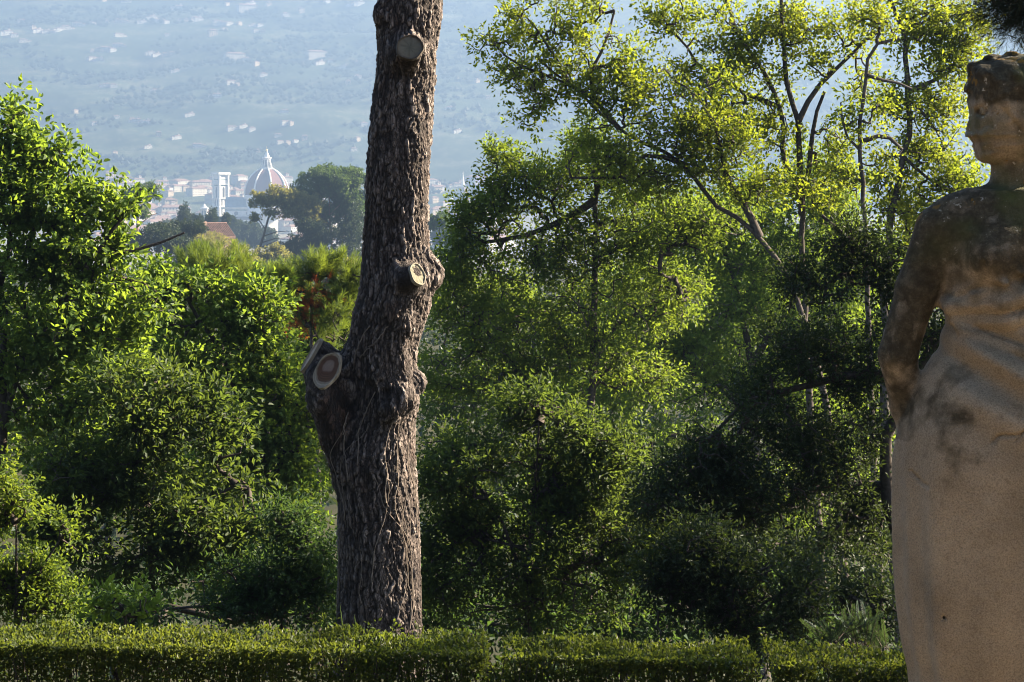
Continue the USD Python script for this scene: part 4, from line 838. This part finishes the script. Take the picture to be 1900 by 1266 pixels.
tree('oak_tree', 'leafy tree deep at the right, seen through the yellow oaks below the hillside', 'tree', 48, [([(1420, 1000), (1430, 700), (1430, 520)], 9, 3), ([(1425, 760), (1560, 600)], 5, 2), ([(1425, 720), (1310, 600)], 5, 2)],
     [(1320, 520, 120, 80, 190), (1450, 520, 120, 80, 200), (1570, 480, 100, 80, 160), (1650, 560, 90, 90, 140), (1300, 680, 140, 100, 220), (1480, 700, 140, 100, 220), (1620, 720, 110, 100, 160), (1330, 870, 150, 90, 190), (1530, 890, 140, 90, 180), (1700, 480, 90, 60, 90)], 'oak_light', 18, .11, .52, .5, .36, 1.2, 14, dens=1.4, root=.2)
tree('oak_tree', 'leafy tree deep at the left under the tall left edge oak', 'tree', 44, [([(200, 1000), (210, 760), (220, 620)], 9, 3), ([(205, 760), (330, 660)], 5, 2), ([(205, 760), (90, 660)], 5, 2)],
     [(90, 640, 120, 90, 170), (230, 640, 130, 90, 190), (370, 680, 120, 80, 170), (500, 720, 110, 90, 160), (120, 820, 140, 90, 170), (300, 850, 150, 90, 190), (470, 900, 130, 90, 160), (600, 800, 80, 110, 120), (-120, 620, 140, 160, 200), (-140, 900, 140, 140, 160)], 'oak', 18, .11, .52, .5, .36, 1.2, 15, dens=1.4, root=.2)
# left hand trees
tree('oak_tree', 'tall bright green oak at the left edge whose crown steps down to the right', 'tree', 22,
     [([(-20, 1180), (0, 880), (20, 720), (60, 640), (120, 560), (170, 480), (230, 400), (262, 350)], 13, 3), ([(5, 800), (8, 680), (0, 560), (20, 420), (30, 300), (22, 200)], 9, 3), ([(60, 640), (42, 500), (80, 380), (112, 280)], 7, 2), ([(170, 480), (230, 470), (300, 450), (342, 432)], 5, 2)],
     [(28, 225, 45, 48, 70), (18, 300, 55, 55, 90), (82, 288, 48, 42, 70), (62, 370, 85, 55, 150), (112, 320, 28, 45, 30), (150, 385, 65, 50, 110), (60, 470, 105, 65, 200), (170, 465, 85, 60, 150), (226, 372, 36, 34, 38), (225, 432, 45, 34, 50), (285, 476, 42, 24, 38), (325, 446, 20, 12, 9), (100, 580, 125, 75, 240), (230, 560, 95, 65, 160),
      (60, 690, 95, 65, 150), (180, 665, 105, 65, 160), (90, 785, 105, 65, 150), (180, 785, 85, 48, 100), (20, 160, 24, 24, 14), (-20, 400, 50, 140, 120), (-25, 650, 50, 160, 120), (-130, 420, 90, 160, 160), (-140, 720, 100, 190, 180)],
     'oak_light', 18, .076, .62, .28, .45, 2.2, 7, dens=.60, root=.1)
tree('oak_tree', 'lower round leaved light green oak left of the pine trunk', 'tree', 24,
     [([(530, 1180), (500, 900), (450, 750), (400, 640), (350, 560)], 9, 3), ([(500, 900), (540, 760), (500, 640)], 6, 2), ([(470, 800), (560, 700), (600, 660)], 5, 2)],
     [(300, 560, 85, 55, 140), (400, 575, 105, 55, 180), (478, 600, 65, 52, 100), (350, 680, 115, 55, 170), (470, 700, 95, 65, 170), (520, 790, 85, 75, 160), (560, 880, 62, 65, 100), (500, 660, 50, 45, 60), (440, 860, 85, 55, 120), (545, 960, 62, 48, 70), (590, 770, 40, 80, 70), (300, 960, 130, 80, 150), (150, 880, 100, 70, 120), (380, 1060, 120, 60, 120)],
     'oak_light', 18, .078, .64, .28, .46, 1.8, 8, dens=.75, root=.1)
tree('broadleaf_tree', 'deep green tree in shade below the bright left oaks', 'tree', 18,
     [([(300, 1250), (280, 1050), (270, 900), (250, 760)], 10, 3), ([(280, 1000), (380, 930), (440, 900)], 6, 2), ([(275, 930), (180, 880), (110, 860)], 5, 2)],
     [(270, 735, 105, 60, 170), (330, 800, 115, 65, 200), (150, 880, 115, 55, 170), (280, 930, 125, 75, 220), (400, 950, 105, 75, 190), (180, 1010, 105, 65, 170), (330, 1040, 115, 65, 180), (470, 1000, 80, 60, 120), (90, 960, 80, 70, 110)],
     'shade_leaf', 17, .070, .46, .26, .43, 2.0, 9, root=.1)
tree('broadleaf_tree', 'mid green leafy tree seen just left of the pine trunk under the young pines', 'tree', 33,
     [([(630, 900), (625, 720), (610, 620)], 9, 4), ([(625, 720), (560, 640)], 5, 2)],
     [(610, 610, 80, 55, 170), (650, 560, 40, 50, 70), (560, 660, 70, 50, 110), (620, 690, 60, 70, 110), (520, 570, 60, 40, 70)], 'oak', 18, .085, .5, .32, .42, 1.5, 10, root=.1)
# shrubs on the slope
def shrub(name, label, d0, blobs, leaf, n, L, W, Ls, gap, seed, base, cat='shrub', **kw):
    bx = base
    lim = [([(bx, HOR + (EYE - float(ground_z(d0))) / d0 * F + 20), (bx + 4, blobs[0][1] + blobs[0][3] * .3), (blobs[0][0], blobs[0][1])], 7, 2)]
    lim += [([(bx, blobs[0][1] + blobs[0][3]), ((bx + b[0]) / 2, (b[1] + blobs[0][1]) / 2 + 15), (b[0], b[1])], 5, 1.5) for b in blobs[1:5]]
    return tree(name, label, cat, d0, lim, blobs, leaf, n, L, W, Ls, gap, 2.2, seed, **kw)
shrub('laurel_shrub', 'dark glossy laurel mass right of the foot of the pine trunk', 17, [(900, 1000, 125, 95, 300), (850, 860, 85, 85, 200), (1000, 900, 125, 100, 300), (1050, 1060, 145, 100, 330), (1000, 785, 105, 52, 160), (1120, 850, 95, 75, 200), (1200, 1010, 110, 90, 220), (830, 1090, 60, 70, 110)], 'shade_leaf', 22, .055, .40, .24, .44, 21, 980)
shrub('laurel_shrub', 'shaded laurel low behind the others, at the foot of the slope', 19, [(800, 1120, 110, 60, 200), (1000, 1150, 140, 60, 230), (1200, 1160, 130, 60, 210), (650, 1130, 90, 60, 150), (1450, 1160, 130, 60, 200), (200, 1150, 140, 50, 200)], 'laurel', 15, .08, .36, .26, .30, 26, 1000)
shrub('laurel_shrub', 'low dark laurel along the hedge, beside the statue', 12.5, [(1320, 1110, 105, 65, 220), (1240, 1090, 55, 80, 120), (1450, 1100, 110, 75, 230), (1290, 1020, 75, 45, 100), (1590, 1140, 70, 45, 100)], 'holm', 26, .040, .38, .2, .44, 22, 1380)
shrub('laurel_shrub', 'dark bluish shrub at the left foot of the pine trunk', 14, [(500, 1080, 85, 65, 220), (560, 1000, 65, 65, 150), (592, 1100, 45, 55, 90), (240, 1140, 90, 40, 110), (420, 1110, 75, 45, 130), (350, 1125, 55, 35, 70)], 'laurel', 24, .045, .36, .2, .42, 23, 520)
shrub('flowering_shrub', 'light green bush of small drooping leaves at the left above the hedge', 11.5, [(40, 1100, 80, 55, 230), (30, 970, 45, 55, 110), (60, 1035, 65, 50, 150), (112, 1000, 30, 42, 40), (112, 1130, 42, 28, 55), (5, 900, 25, 30, 25), (-30, 1040, 50, 100, 120)], 'bush', 22, .030, .5, .17, .40, 24, 30, droop=.4, upn=.35)
shrub('sapling', 'small bright sprig of large leaves rising behind the hedge at the left', 10.5, [(190, 1120, 26, 18, 10), (215, 1105, 14, 14, 5), (265, 1130, 14, 26, 9), (262, 1140, 12, 14, 5)], 'oak_light', 9, .055, .5, .1, 0, 25, 230)
# holm oak, dark, between the oaks and the statue
tree('holm_oak', 'dark evergreen oak with heavy black limbs reaching left from behind the statue', 'tree', 15,
     [([(1720, 1300), (1690, 1060), (1648, 930), (1640, 830), (1690, 720), (1730, 640)], 17, 9), ([(1690, 720), (1600, 690), (1480, 722), (1390, 742), (1330, 800)], 11, 3), ([(1730, 640), (1660, 520), (1600, 470), (1560, 430), (1525, 400)], 13, 3), ([(1655, 545), (1600, 525), (1545, 560)], 5, 2), ([(1645, 900), (1540, 900), (1400, 960), (1300, 960)], 7, 2), ([(1730, 640), (1900, 500, .5), (2120, 420, .8)], 12, 5)],
     [(1535, 420, 62, 45, 90), (1600, 470, 75, 55, 120), (1650, 560, 65, 65, 110), (1520, 545, 80, 52, 110), (1500, 655, 105, 55, 170), (1600, 690, 85, 55, 120), (1420, 740, 105, 62, 190), (1560, 800, 110, 70, 190), (1350, 830, 115, 75, 230), (1450, 900, 135, 70, 240), (1250, 900, 110, 80, 210), (1620, 880, 55, 75, 90), (1560, 1000, 95, 55, 130), (1740, 620, 50, 70, 80), (1330, 960, 90, 45, 110),
      (2140, 300, 250, 220, 500, .4, 1.2), (1990, 560, 160, 180, 240, .4, 1.0), (2330, 470, 330, 500, 800, -1.6, 1.1), (2600, 250, 330, 420, 600, -1.2, 1.1)], 'holm', 22, .042, .42, .22, .45, 2.6, 11, root=.2)  # rightmost blobs lie out of view, placed to shade trunk foot and shrubs
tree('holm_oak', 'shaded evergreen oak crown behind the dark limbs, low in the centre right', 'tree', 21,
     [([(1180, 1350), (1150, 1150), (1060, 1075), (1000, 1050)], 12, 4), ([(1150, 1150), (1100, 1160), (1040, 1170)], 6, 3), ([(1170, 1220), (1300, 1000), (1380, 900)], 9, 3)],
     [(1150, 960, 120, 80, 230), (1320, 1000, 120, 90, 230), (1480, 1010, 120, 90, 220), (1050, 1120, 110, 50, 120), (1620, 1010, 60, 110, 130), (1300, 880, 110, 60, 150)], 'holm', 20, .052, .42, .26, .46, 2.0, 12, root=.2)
# young pines and the dead branch
def brushes(T, dirs, rng, n, L, Wd, Lb):
    """Bottle-brush shoots of needles along each axis."""
    N = len(T); t = rng.uniform(0, 1, (N, n)); a = rng.uniform(0, 2 * np.pi, (N, n))
    ref = unit(np.cross(dirs, rng.normal(size=(N, 3)))); ref2 = np.cross(dirs, ref)
    rad = np.cos(a)[..., None] * ref[:, None] + np.sin(a)[..., None] * ref2[:, None]
    P = T[:, None] + dirs[:, None] * (t * Lb)[..., None]; D = unit(rad * .75 + dirs[:, None] * (.55 + .6 * t)[..., None])
    return needle_mesh(P.reshape(-1, 3), D.reshape(-1, 3), L * rng.uniform(.7, 1.15, N * n), np.full(N * n, Wd), rng)
def young_pine(label, d0, stem, blobs, seed, dead=None):
    rng = np.random.default_rng(seed); lw = px_limbs([(stem, 5, 2)], d0); T = fill(blobs, d0, rng)
    p0 = lw[0][0][0]; g = np.array([p0[0], p0[1], float(ground_z(d0)) - .3]); lw[0] = (np.vstack([g, lw[0][0]]), .07, .02)
    meshes, (A, B, ra, rb), dirs = grow(lw, T, rng, r_tip=.006)
    t = Thing('young_pine', label, 'pine tree', g)
    t.part('trunk', meshes[0], M['twig'], True); t.part('branches', segments(A, B, ra, rb, 4), M['twig'], True, kind='stuff')
    ax = unit(dirs * .45 + rng.normal(0, .22, dirs.shape) + [0, 0, .8])
    t.part('crown', brushes(T, ax, rng, 110, .12, .006, .32), M['young_pine'], kind='stuff')
    if dead is not None:
        Td = fill(dead, d0, rng); axd = unit(rng.normal(0, .5, Td.shape) + [.1, 0, -.5])
        t.part('dead_branch', cat_mesh([brushes(Td, axd, rng, 60, .11, .006, .28), segments(Td, Td + axd * .3, np.full(len(Td), .008), np.full(len(Td), .004))]), M['dead'], label='rust red dead needles', kind='stuff')
young_pine('young pine with pale candle shoots beside the left oak crown', 31, [(415, 900), (410, 620), (405, 480)], [(405, 500, 65, 24, 75), (370, 540, 45, 40, 60), (440, 545, 60, 40, 75), (390, 600, 70, 40, 60)], 31)
young_pine('young pine with upright bright shoots and a rust red dead branch beside the pine trunk', 30, [(590, 900), (580, 650), (575, 510)], [(580, 512, 52, 16, 60), (520, 535, 30, 22, 34), (545, 560, 60, 34, 60), (640, 560, 45, 45, 55), (655, 522, 22, 16, 20), (600, 620, 70, 45, 60)], 32, [(572, 545, 28, 20, 26), (560, 590, 18, 18, 16), (600, 550, 14, 14, 8)])
young_pine('small young pine poking up between the other young pines', 31, [(498, 900), (495, 640), (492, 520)], [(492, 535, 26, 18, 28), (480, 570, 40, 30, 40)], 33)
# fronds by the statue
yw = Thing('conifer_seedling', 'low blue green feathery seedling behind the hedge beside the statue', 'shrub', at(1580, 1220, 8.2))
rng = np.random.default_rng(41); fr = []; st = []
for (x, y), k in (((1540, 1150), 14), ((1600, 1150), 18), ((1645, 1165), 10), ((1570, 1130), 8), ((1610, 1120), 8)):
    for _ in range(k):
        b0 = at(x + rng.normal(0, 14), y + 40 + rng.normal(0, 6), 8.2 + rng.normal(0, .05)); dr = unit(np.array([rng.normal(0, .6), rng.normal(0, .4), .8])); ln = rng.uniform(.07, .14)
        t = np.linspace(.05, 1, 22); q = b0 + dr * (t * ln)[:, None]; sd = unit(np.cross(dr, rng.normal(size=3)))
        for sg in (-1, 1): fr.append(leaf_mesh(q, unit(dr * .7 + sg * sd * .7 + rng.normal(0, .12, (22, 3))), np.tile(np.cross(dr, sd), (22, 1)), .026 * (1.1 - t * .7), .0042 + 0 * t, .1, .05))
        st.append(tube([b0 - dr * .08, b0, b0 + dr * ln], [.002, .0016, .0008], 4))
yw.part('stems', cat_mesh(st), M['twig'], True, kind='stuff'); yw.part('fronds', cat_mesh(fr), M['yew'], kind='stuff')
for (x, y0, y1, lean, w_, lab) in ((640, 1168, 1122, -9, 3.4, 'longer pale green leaf blade leaning against the foot of the pine trunk'), (662, 1168, 1140, -4, 3.0, 'shorter yellowish leaf blade standing at the foot of the pine trunk')):
    q = at(np.linspace(x, x + lean, 6), np.linspace(y0 + 40, y1, 6), 7.15); wd = np.array([.6, 1, 1, .8, .5, .05]) * w_ * 7.15 / F / 2; sd = np.array([1, .3, 0]); 
    v = np.concatenate([q - sd * wd[:, None], q + [0, -.0015, 0], q + sd * wd[:, None], q + [0, .0012, 0]]); f = []
    for i in range(5):
        for a, b in ((0, 6), (6, 12), (12, 18), (18, 0)): f += [[a + i, b + i, b + i + 1], [a + i, b + i + 1, a + i + 1]]
    solo('leaf_blade', (v, np.array(f)), M['young_pine'], lab, 'plant')

# ------------------------------------------------------------------ clipped hedge in three lengths
def hedge_len(x0, x1, label, seed, h_off=0.0, dens=1.0):
    rng = np.random.default_rng(seed)
    def far_d(x): return (EYE - .6) * F / (1155 + x / 1680 * 33 - HOR)
    depth, top = .34, .60 + h_off
    def pt(u, s, inset):
        """u: column; s: 0..1 front face bottom to top, 1..2 top front to back, 2..3 back."""
        d0 = far_d(u); r = .045
        y = np.where(s < 1, -depth, np.where(s < 2, -depth + (s - 1) * depth, 0)); z = np.where(s < 1, s * top, np.where(s < 2, top, top * (3 - s)))
        ny = np.where(s < 1, -1., np.where(s < 2, 0, 1.)); nz = np.where((s >= 1) & (s < 2), 1., 0)
        e = np.exp(-((y + depth) / r) ** 2 * .5) * (nz > 0) + np.exp(-((top - z) / r) ** 2 * .5) * (ny < 0); z = z - .022 * e * (nz > 0); y = y + .022 * e * (ny < 0)
        x = (u - CX) / F * d0
        bump = (fbm(np.stack([x * 7, (y + z) * 7, s * 0], -1), 3, seed) - .5) * .06 + (fbm(np.stack([x * 1.6, z * 0, s * 0], -1), 2, seed + 3) - .5) * .03
        off = bump - inset
        return np.stack([x, d0 + y + ny * off, z + nz * off], -1), np.stack([np.zeros_like(x), ny, nz], -1)
    n = int(58 * (x1 - x0) * dens)
    u = rng.uniform(x0, x1, n); s = rng.choice([0, 1, 2], n, p=[.62, .30, .08]); fr = rng.random(n); fr = np.where(s == 0, 1 - fr ** 1.25 * .9, fr); ins = rng.exponential(.026, n)
    P, N = pt(u, s + fr, ins)
    keep = fbm(P * 16, 2, seed + 9) > .37 - .05 * (s == 0); P, N, s = P[keep], N[keep], s[keep]; n = len(P)
    D = unit(N * .55 + rng.normal(0, .62, (n, 3)) + [0, 0, .35]); NN = unit(N * .5 + rng.normal(0, .6, (n, 3)) + [0, 0, .3])
    L = .0155 * rng.uniform(.6, 1.25, n)
    leaves = leaf_mesh(P, D, NN, L, L * rng.uniform(.5, .68, n), .2, .12, False)
    m = int((x1 - x0) * .35); a, na = pt(rng.uniform(x0 + 4, x1 - 4, m), rng.uniform(.75, 2.0, m), np.full(m, -.012)); b = a + np.stack([rng.normal(0, .03, m), np.full(m, .10) * (na[:, 1] < 0), np.full(m, -.12)], -1)
    k = int((x1 - x0) * .12); g = np.stack([(rng.uniform(x0, x1, k) - CX) / F, rng.uniform(.04, depth - .14, k)], -1); dd = far_d((x0 + x1) / 2); g0 = np.stack([g[:, 0] * dd, far_d(g[:, 0] * F + CX) - g[:, 1], np.full(k, -.02)], -1)
    stems = cat_mesh([segments(b, a, np.full(m, .0022), np.full(m, .001), 3), segments(g0, g0 + np.stack([rng.normal(0, .05, k), rng.normal(0, .03, k), np.full(k, top * .86)], -1), np.full(k, .006), np.full(k, .003), 4)])
    # a few shoots that outgrew the last cut
    sh = max(2, int((x1 - x0) / 38)); a, _ = pt(rng.uniform(x0, x1, sh), rng.uniform(1.2, 1.95, sh), np.zeros(sh)); up = unit(rng.normal(0, .25, (sh, 3)) + [0, 0, 1]); lens = rng.uniform(.012, .05, sh)
    shoots = sprigs(a + up * lens[:, None] * .5, up, rng, 9, .04, .015, .55, .5, .7)
    t = Thing('clipped_hedge', label, 'hedge', (float((x0 + x1) / 2 - CX) / F * 7, float(far_d((x0 + x1) / 2)), 0))
    t.part('leaves', cat_mesh([leaves, shoots]), M['hedge'], kind='stuff'); t.part('stems', stems, M['twig'], True, kind='stuff')
hedge_len(-90, 906, 'long clipped box hedge crossing before the pine trunk, left of the narrow notch', 51, .0)
hedge_len(934, 1386, 'middle length of clipped box hedge between the two dark notches', 52, -.006)
hedge_len(1414, 1990, 'right length of clipped box hedge running behind the statue', 53, -.012)
hedge_len(900, 942, 'short sunken bit of box hedge in the notch right of the pine trunk', 54, -.11, .85)

# ------------------------------------------------------------------ middle distance
def far_tree(name, label, d0, trunk, blobs, leaf, card, n, cat='tree', seed=0, gap=.0, flat=0, wood='twig', limbs=(), W=.45, group=None):
    rng = np.random.default_rng(seed + 500); T = fill(blobs, d0, rng, gap, 80.0 / d0, seed, 3.2)
    lw = px_limbs([(trunk, 3.0, 1.5)] + [(l, 1.2, .5) for l in limbs], d0)
    t = Thing(name, label, cat, lw[0][0][0], group)
    for i, (q, ra, rb) in enumerate(lw): t.part('trunk' if i == 0 else 'limb', tube(q, np.linspace(ra, rb, len(q)), 6), M[wood], True)
    d = unit(rng.normal(0, 1, T.shape) + [0, 0, .5])
    t.part('crown', sprigs(T, d, rng, n, card * 1.6, card, W, .6, .9, .5), M[leaf], kind='stuff')
far_tree('stone_pine', 'big round topped umbrella pine standing left of the pine trunk, before the hazy city', 400, [(622, 515), (613, 430), (610, 350)], [(600, 348, 64, 30, 700), (648, 352, 38, 34, 450), (566, 366, 32, 17, 220), (660, 392, 26, 44, 300), (600, 396, 58, 16, 260), (620, 328, 46, 16, 300), (640, 420, 40, 24, 160)], 'pine', .55, 18, seed=1, gap=.28, wood='pine_limb', limbs=[[(613, 420), (585, 385), (560, 370)], [(611, 400), (640, 370), (660, 360)], [(612, 410), (650, 395), (665, 390)]])
far_tree('stone_pine', 'slender leaning pine with thin dark trunk before the tiled dome', 395, [(473, 496), (480, 465), (489, 438), (498, 405), (515, 382)], [(500, 374, 25, 14, 150), (530, 368, 40, 19, 330), (560, 386, 34, 26, 300), (575, 412, 24, 26, 200), (474, 406, 11, 4, 26), (478, 366, 10, 7, 30), (468, 380, 6, 5, 10), (520, 395, 30, 10, 70)], 'olive', .5, 18, seed=2, gap=.26, limbs=[[(490, 438), (512, 431), (533, 429)], [(487, 450), (510, 443), (530, 444)], [(492, 425), (480, 408), (468, 406)], [(482, 460), (502, 452), (515, 446)], [(500, 400), (535, 385), (562, 392)]])
far_tree('fir_tree', 'dark dense conifer mass under the umbrella pine', 392, [(585, 520), (580, 470), (575, 420)], [(560, 472, 46, 42, 420), (620, 470, 56, 44, 460), (662, 445, 24, 60, 220), (530, 485, 22, 26, 130), (580, 430, 32, 26, 200)], 'cypress', .55, 16, seed=3, gap=.22)
far_tree('stone_pine', 'small flat crowned pine rising over the left oak, far away', 380, [(252, 470), (256, 400), (258, 360)], [(262, 364, 34, 16, 180), (250, 396, 40, 10, 110), (282, 396, 18, 10, 50), (235, 380, 20, 20, 70), (272, 352, 22, 8, 60)], 'pine', .55, 15, seed=4, gap=.38, wood='pine_limb', limbs=[[(255, 420), (280, 400), (292, 396)], [(256, 400), (235, 385), (225, 380)]])
far_tree('pine_tree', 'rounded hazy pine crown right of the pine trunk', 385, [(818, 500), (816, 450), (815, 420)], [(815, 422, 24, 28, 160), (845, 440, 26, 22, 150), (872, 452, 28, 22, 140), (830, 470, 50, 25, 200)], 'pine', .6, 15, seed=5, gap=.38)
for i, (px, py, rx, ry, nn, d, leaf, lab) in enumerate([(295, 445, 55, 28, 420, 330, 'cypress', 'dark rounded bush on the ridge below the small flat pine'), (345, 428, 32, 18, 260, 340, 'cypress', 'dark bush left of the tiled house'), (400, 480, 66, 36, 620, 335, 'olive', 'grey green olive crown before the tiled house'),
        (362, 470, 46, 46, 480, 345, 'olive', 'broad olive grey tree hiding the left end of the tiled house'), (446, 494, 40, 24, 260, 350, 'olive', 'low yellowish bush at the foot of the leaning pine'), (503, 480, 32, 20, 200, 355, 'olive', 'round scrubby bush just right of the leaning pine stem'),
        (490, 512, 60, 16, 300, 330, 'cypress', 'dark low thicket behind the young pines'), (655, 506, 26, 24, 200, 300, 'olive', 'light scrub against the left edge of the pine trunk'), (590, 520, 70, 18, 300, 320, 'cypress', 'dark thicket at the foot of the conifer mass')]):
    far_tree('bush', lab, d, [(px, py + ry + 12), (px, py)], [(px, py, rx, ry, nn)], leaf, .5, 16, 'bush', 20 + i, .32)
for i, (px, py, w_, h_, d, lab) in enumerate([(343, 400, 8, 18, 560, 'dark round headed cypress left of the bell tower'), (395, 405, 2.6, 13, 560, 'thin tall cypress at the foot of the bell tower'), (388, 410, 2, 8, 570, 'shorter thin cypress beside the tall one'), (420, 408, 2, 7, 600, 'tiny cypress right of the bell tower'), (370, 414, 3, 8, 590, 'small stubby cypress over the tiled roof'), (358, 413, 4, 9, 590, 'squat cypress next to the round headed one')]):
    far_tree('cypress_tree', lab, d, [(px, py + h_ + 30), (px, py)], [(px, py, w_, h_, 160), (px, py + h_ * .6, w_ * 1.1, h_ * .6, 60)], 'cypress', .7, 12, 'cypress', 40 + i, 0, W=.4)
for i, (px, py, rx, ry, d, lab) in enumerate([(445, 432, 34, 18, 900, 'hazy blue green wood below the cathedral nave'), (475, 444, 46, 20, 880, 'hazy blue green wood behind the leaning pine'), (418, 424, 22, 12, 860, 'hazy low mound of trees right of the tiled house'), (330, 430, 60, 14, 870, 'hazy wood far left behind the cypress'), (850, 440, 60, 20, 870, 'hazy wood right of the pine trunk')]):
    far_tree('grove', lab, d, [(px, py + ry + 6), (px, py)], [(px, py, rx, ry, 500)], 'cypress', 1.3, 14, 'grove', 60 + i, .3)
# undergrowth on the slope and the wood across the valley: nobody could count it
rng = np.random.default_rng(77)
yy = rng.uniform(17, 60, 7000); xx = rng.uniform(-1, 1, 7000) * (yy * .30 + 2); zz = near_fn(xx, yy) + rng.uniform(0, 1.7, 7000)
solo('undergrowth', sprigs(np.stack([xx, yy, zz], -1), unit(rng.normal(size=(7000, 3)) + [0, 0, 1]), rng, 8, .4, .10, .5), M['laurel'], 'dim undergrowth of leaves covering the slope behind the trees', 'undergrowth', kind='stuff')
yy = rng.uniform(60, 420, 4000); xx = rng.uniform(-1, 1, 4000) * (yy * .30 + 2); zz = near_fn(xx, yy) + rng.uniform(0, 3.0, 4000)
solo('scrub', sprigs(np.stack([xx, yy, zz], -1), unit(rng.normal(size=(4000, 3)) + [0, 0, 1]), rng, 10, 1.2, .6, .5), M['cypress'], 'dark scrub covering the ground towards the ridge', 'scrub', kind='stuff')
# the conifer whose low branch hangs into the top right corner; its crown shades the statue
tree('dark_conifer', 'dark needled conifer branch hanging into the top right corner above the statue', 'tree', 7.4,
     [([(3700, 1700), (3640, 900), (3600, 300), (3560, -400), (3520, -1200)], 60, 30), ([(3590, 200), (3000, 0), (2400, -80), (2050, -30), (1880, 5)], 26, 4), ([(3600, 500), (3300, 300), (3000, 250)], 22, 6), ([(3580, 0), (3300, -500), (3000, -700)], 22, 6), ([(3600, 300), (3900, 0), (4200, -200)], 22, 6)],
     [(1868, 0, 55, 22, 60), (1905, 30, 40, 30, 50, 0, .15), (1960, 0, 80, 50, 120, 0, .25), (2150, -60, 140, 70, 160, 0, .4)], 'dark_pine', 4, .05, .06, .1, 0, 2, 91, tip=.003, wood='twig')
cn = '/World/dark_conifer'; rng = np.random.default_rng(92)
T = fill([(1868, -2, 55, 16, 44), (1915, 20, 30, 22, 30, 0, .15), (1885, 48, 22, 24, 10, 0, .1), (1960, 0, 80, 60, 160, 0, .25), (2150, -60, 140, 80, 220, 0, .4)], 7.4, rng)
ax = unit(rng.normal(0, .5, T.shape) + [-.5, 0, -.25]); loc = np.array(stage.GetPrimAtPath(cn).GetAttribute('xformOp:translate').Get())
Part(cn, loc, 'needles', brushes(T, ax, rng, 46, .06, .0016, .15), M['dark_pine'], False, None, 'stuff', True)
c0 = np.array([5.0, 7.3, 3.6]); T = c0 + unit(rng.normal(size=(900, 3))) * rng.random((900, 1)) ** (1 / 2.6) * [1.55, 1.5, 2.7]
Part(cn, loc, 'needles', brushes(T, unit(rng.normal(0, .6, T.shape) + [0, 0, .2]), rng, 34, .16, .012, .34), M['dark_pine'], False, None, 'stuff', True)

# added wood, out of view behind and beside the viewer, blocks sky light
rng = np.random.default_rng(88); n = 4200
T = np.vstack([np.stack([rng.uniform(-20, 18, n), rng.uniform(-17, -9, n), rng.random(n) ** .9 * 15], -1), np.stack([rng.uniform(-20, -13, n), rng.uniform(-14, 11, n), rng.random(n) ** .9 * 14], -1), np.stack([rng.uniform(11, 17, n // 2), rng.uniform(-14, 3, n // 2), rng.random(n // 2) ** .9 * 13], -1)]); T[:, 2] *= .8 + .35 * fbm(T * [.12, .12, 0], 2, 4)
T = T[fbm(T * .35, 2, 6) > .36]
solo('sky_blocking_wood', sprigs(T, unit(rng.normal(size=T.shape)), rng, 6, .9, .60, .6), M['holm'], 'added dark wood out of view behind the viewer, blocking sky light', 'wood', kind='stuff')

Part(pine.path, pine.loc, 'crown', sprigs(UNSEEN_CROWN, unit(np.random.default_rng(15).normal(size=UNSEEN_CROWN.shape)), np.random.default_rng(16), 9, .5, .34, .4), M['pine'], False, None, 'stuff', True)  # unseen pine crown, keeps overhead sky light off trunk and statue
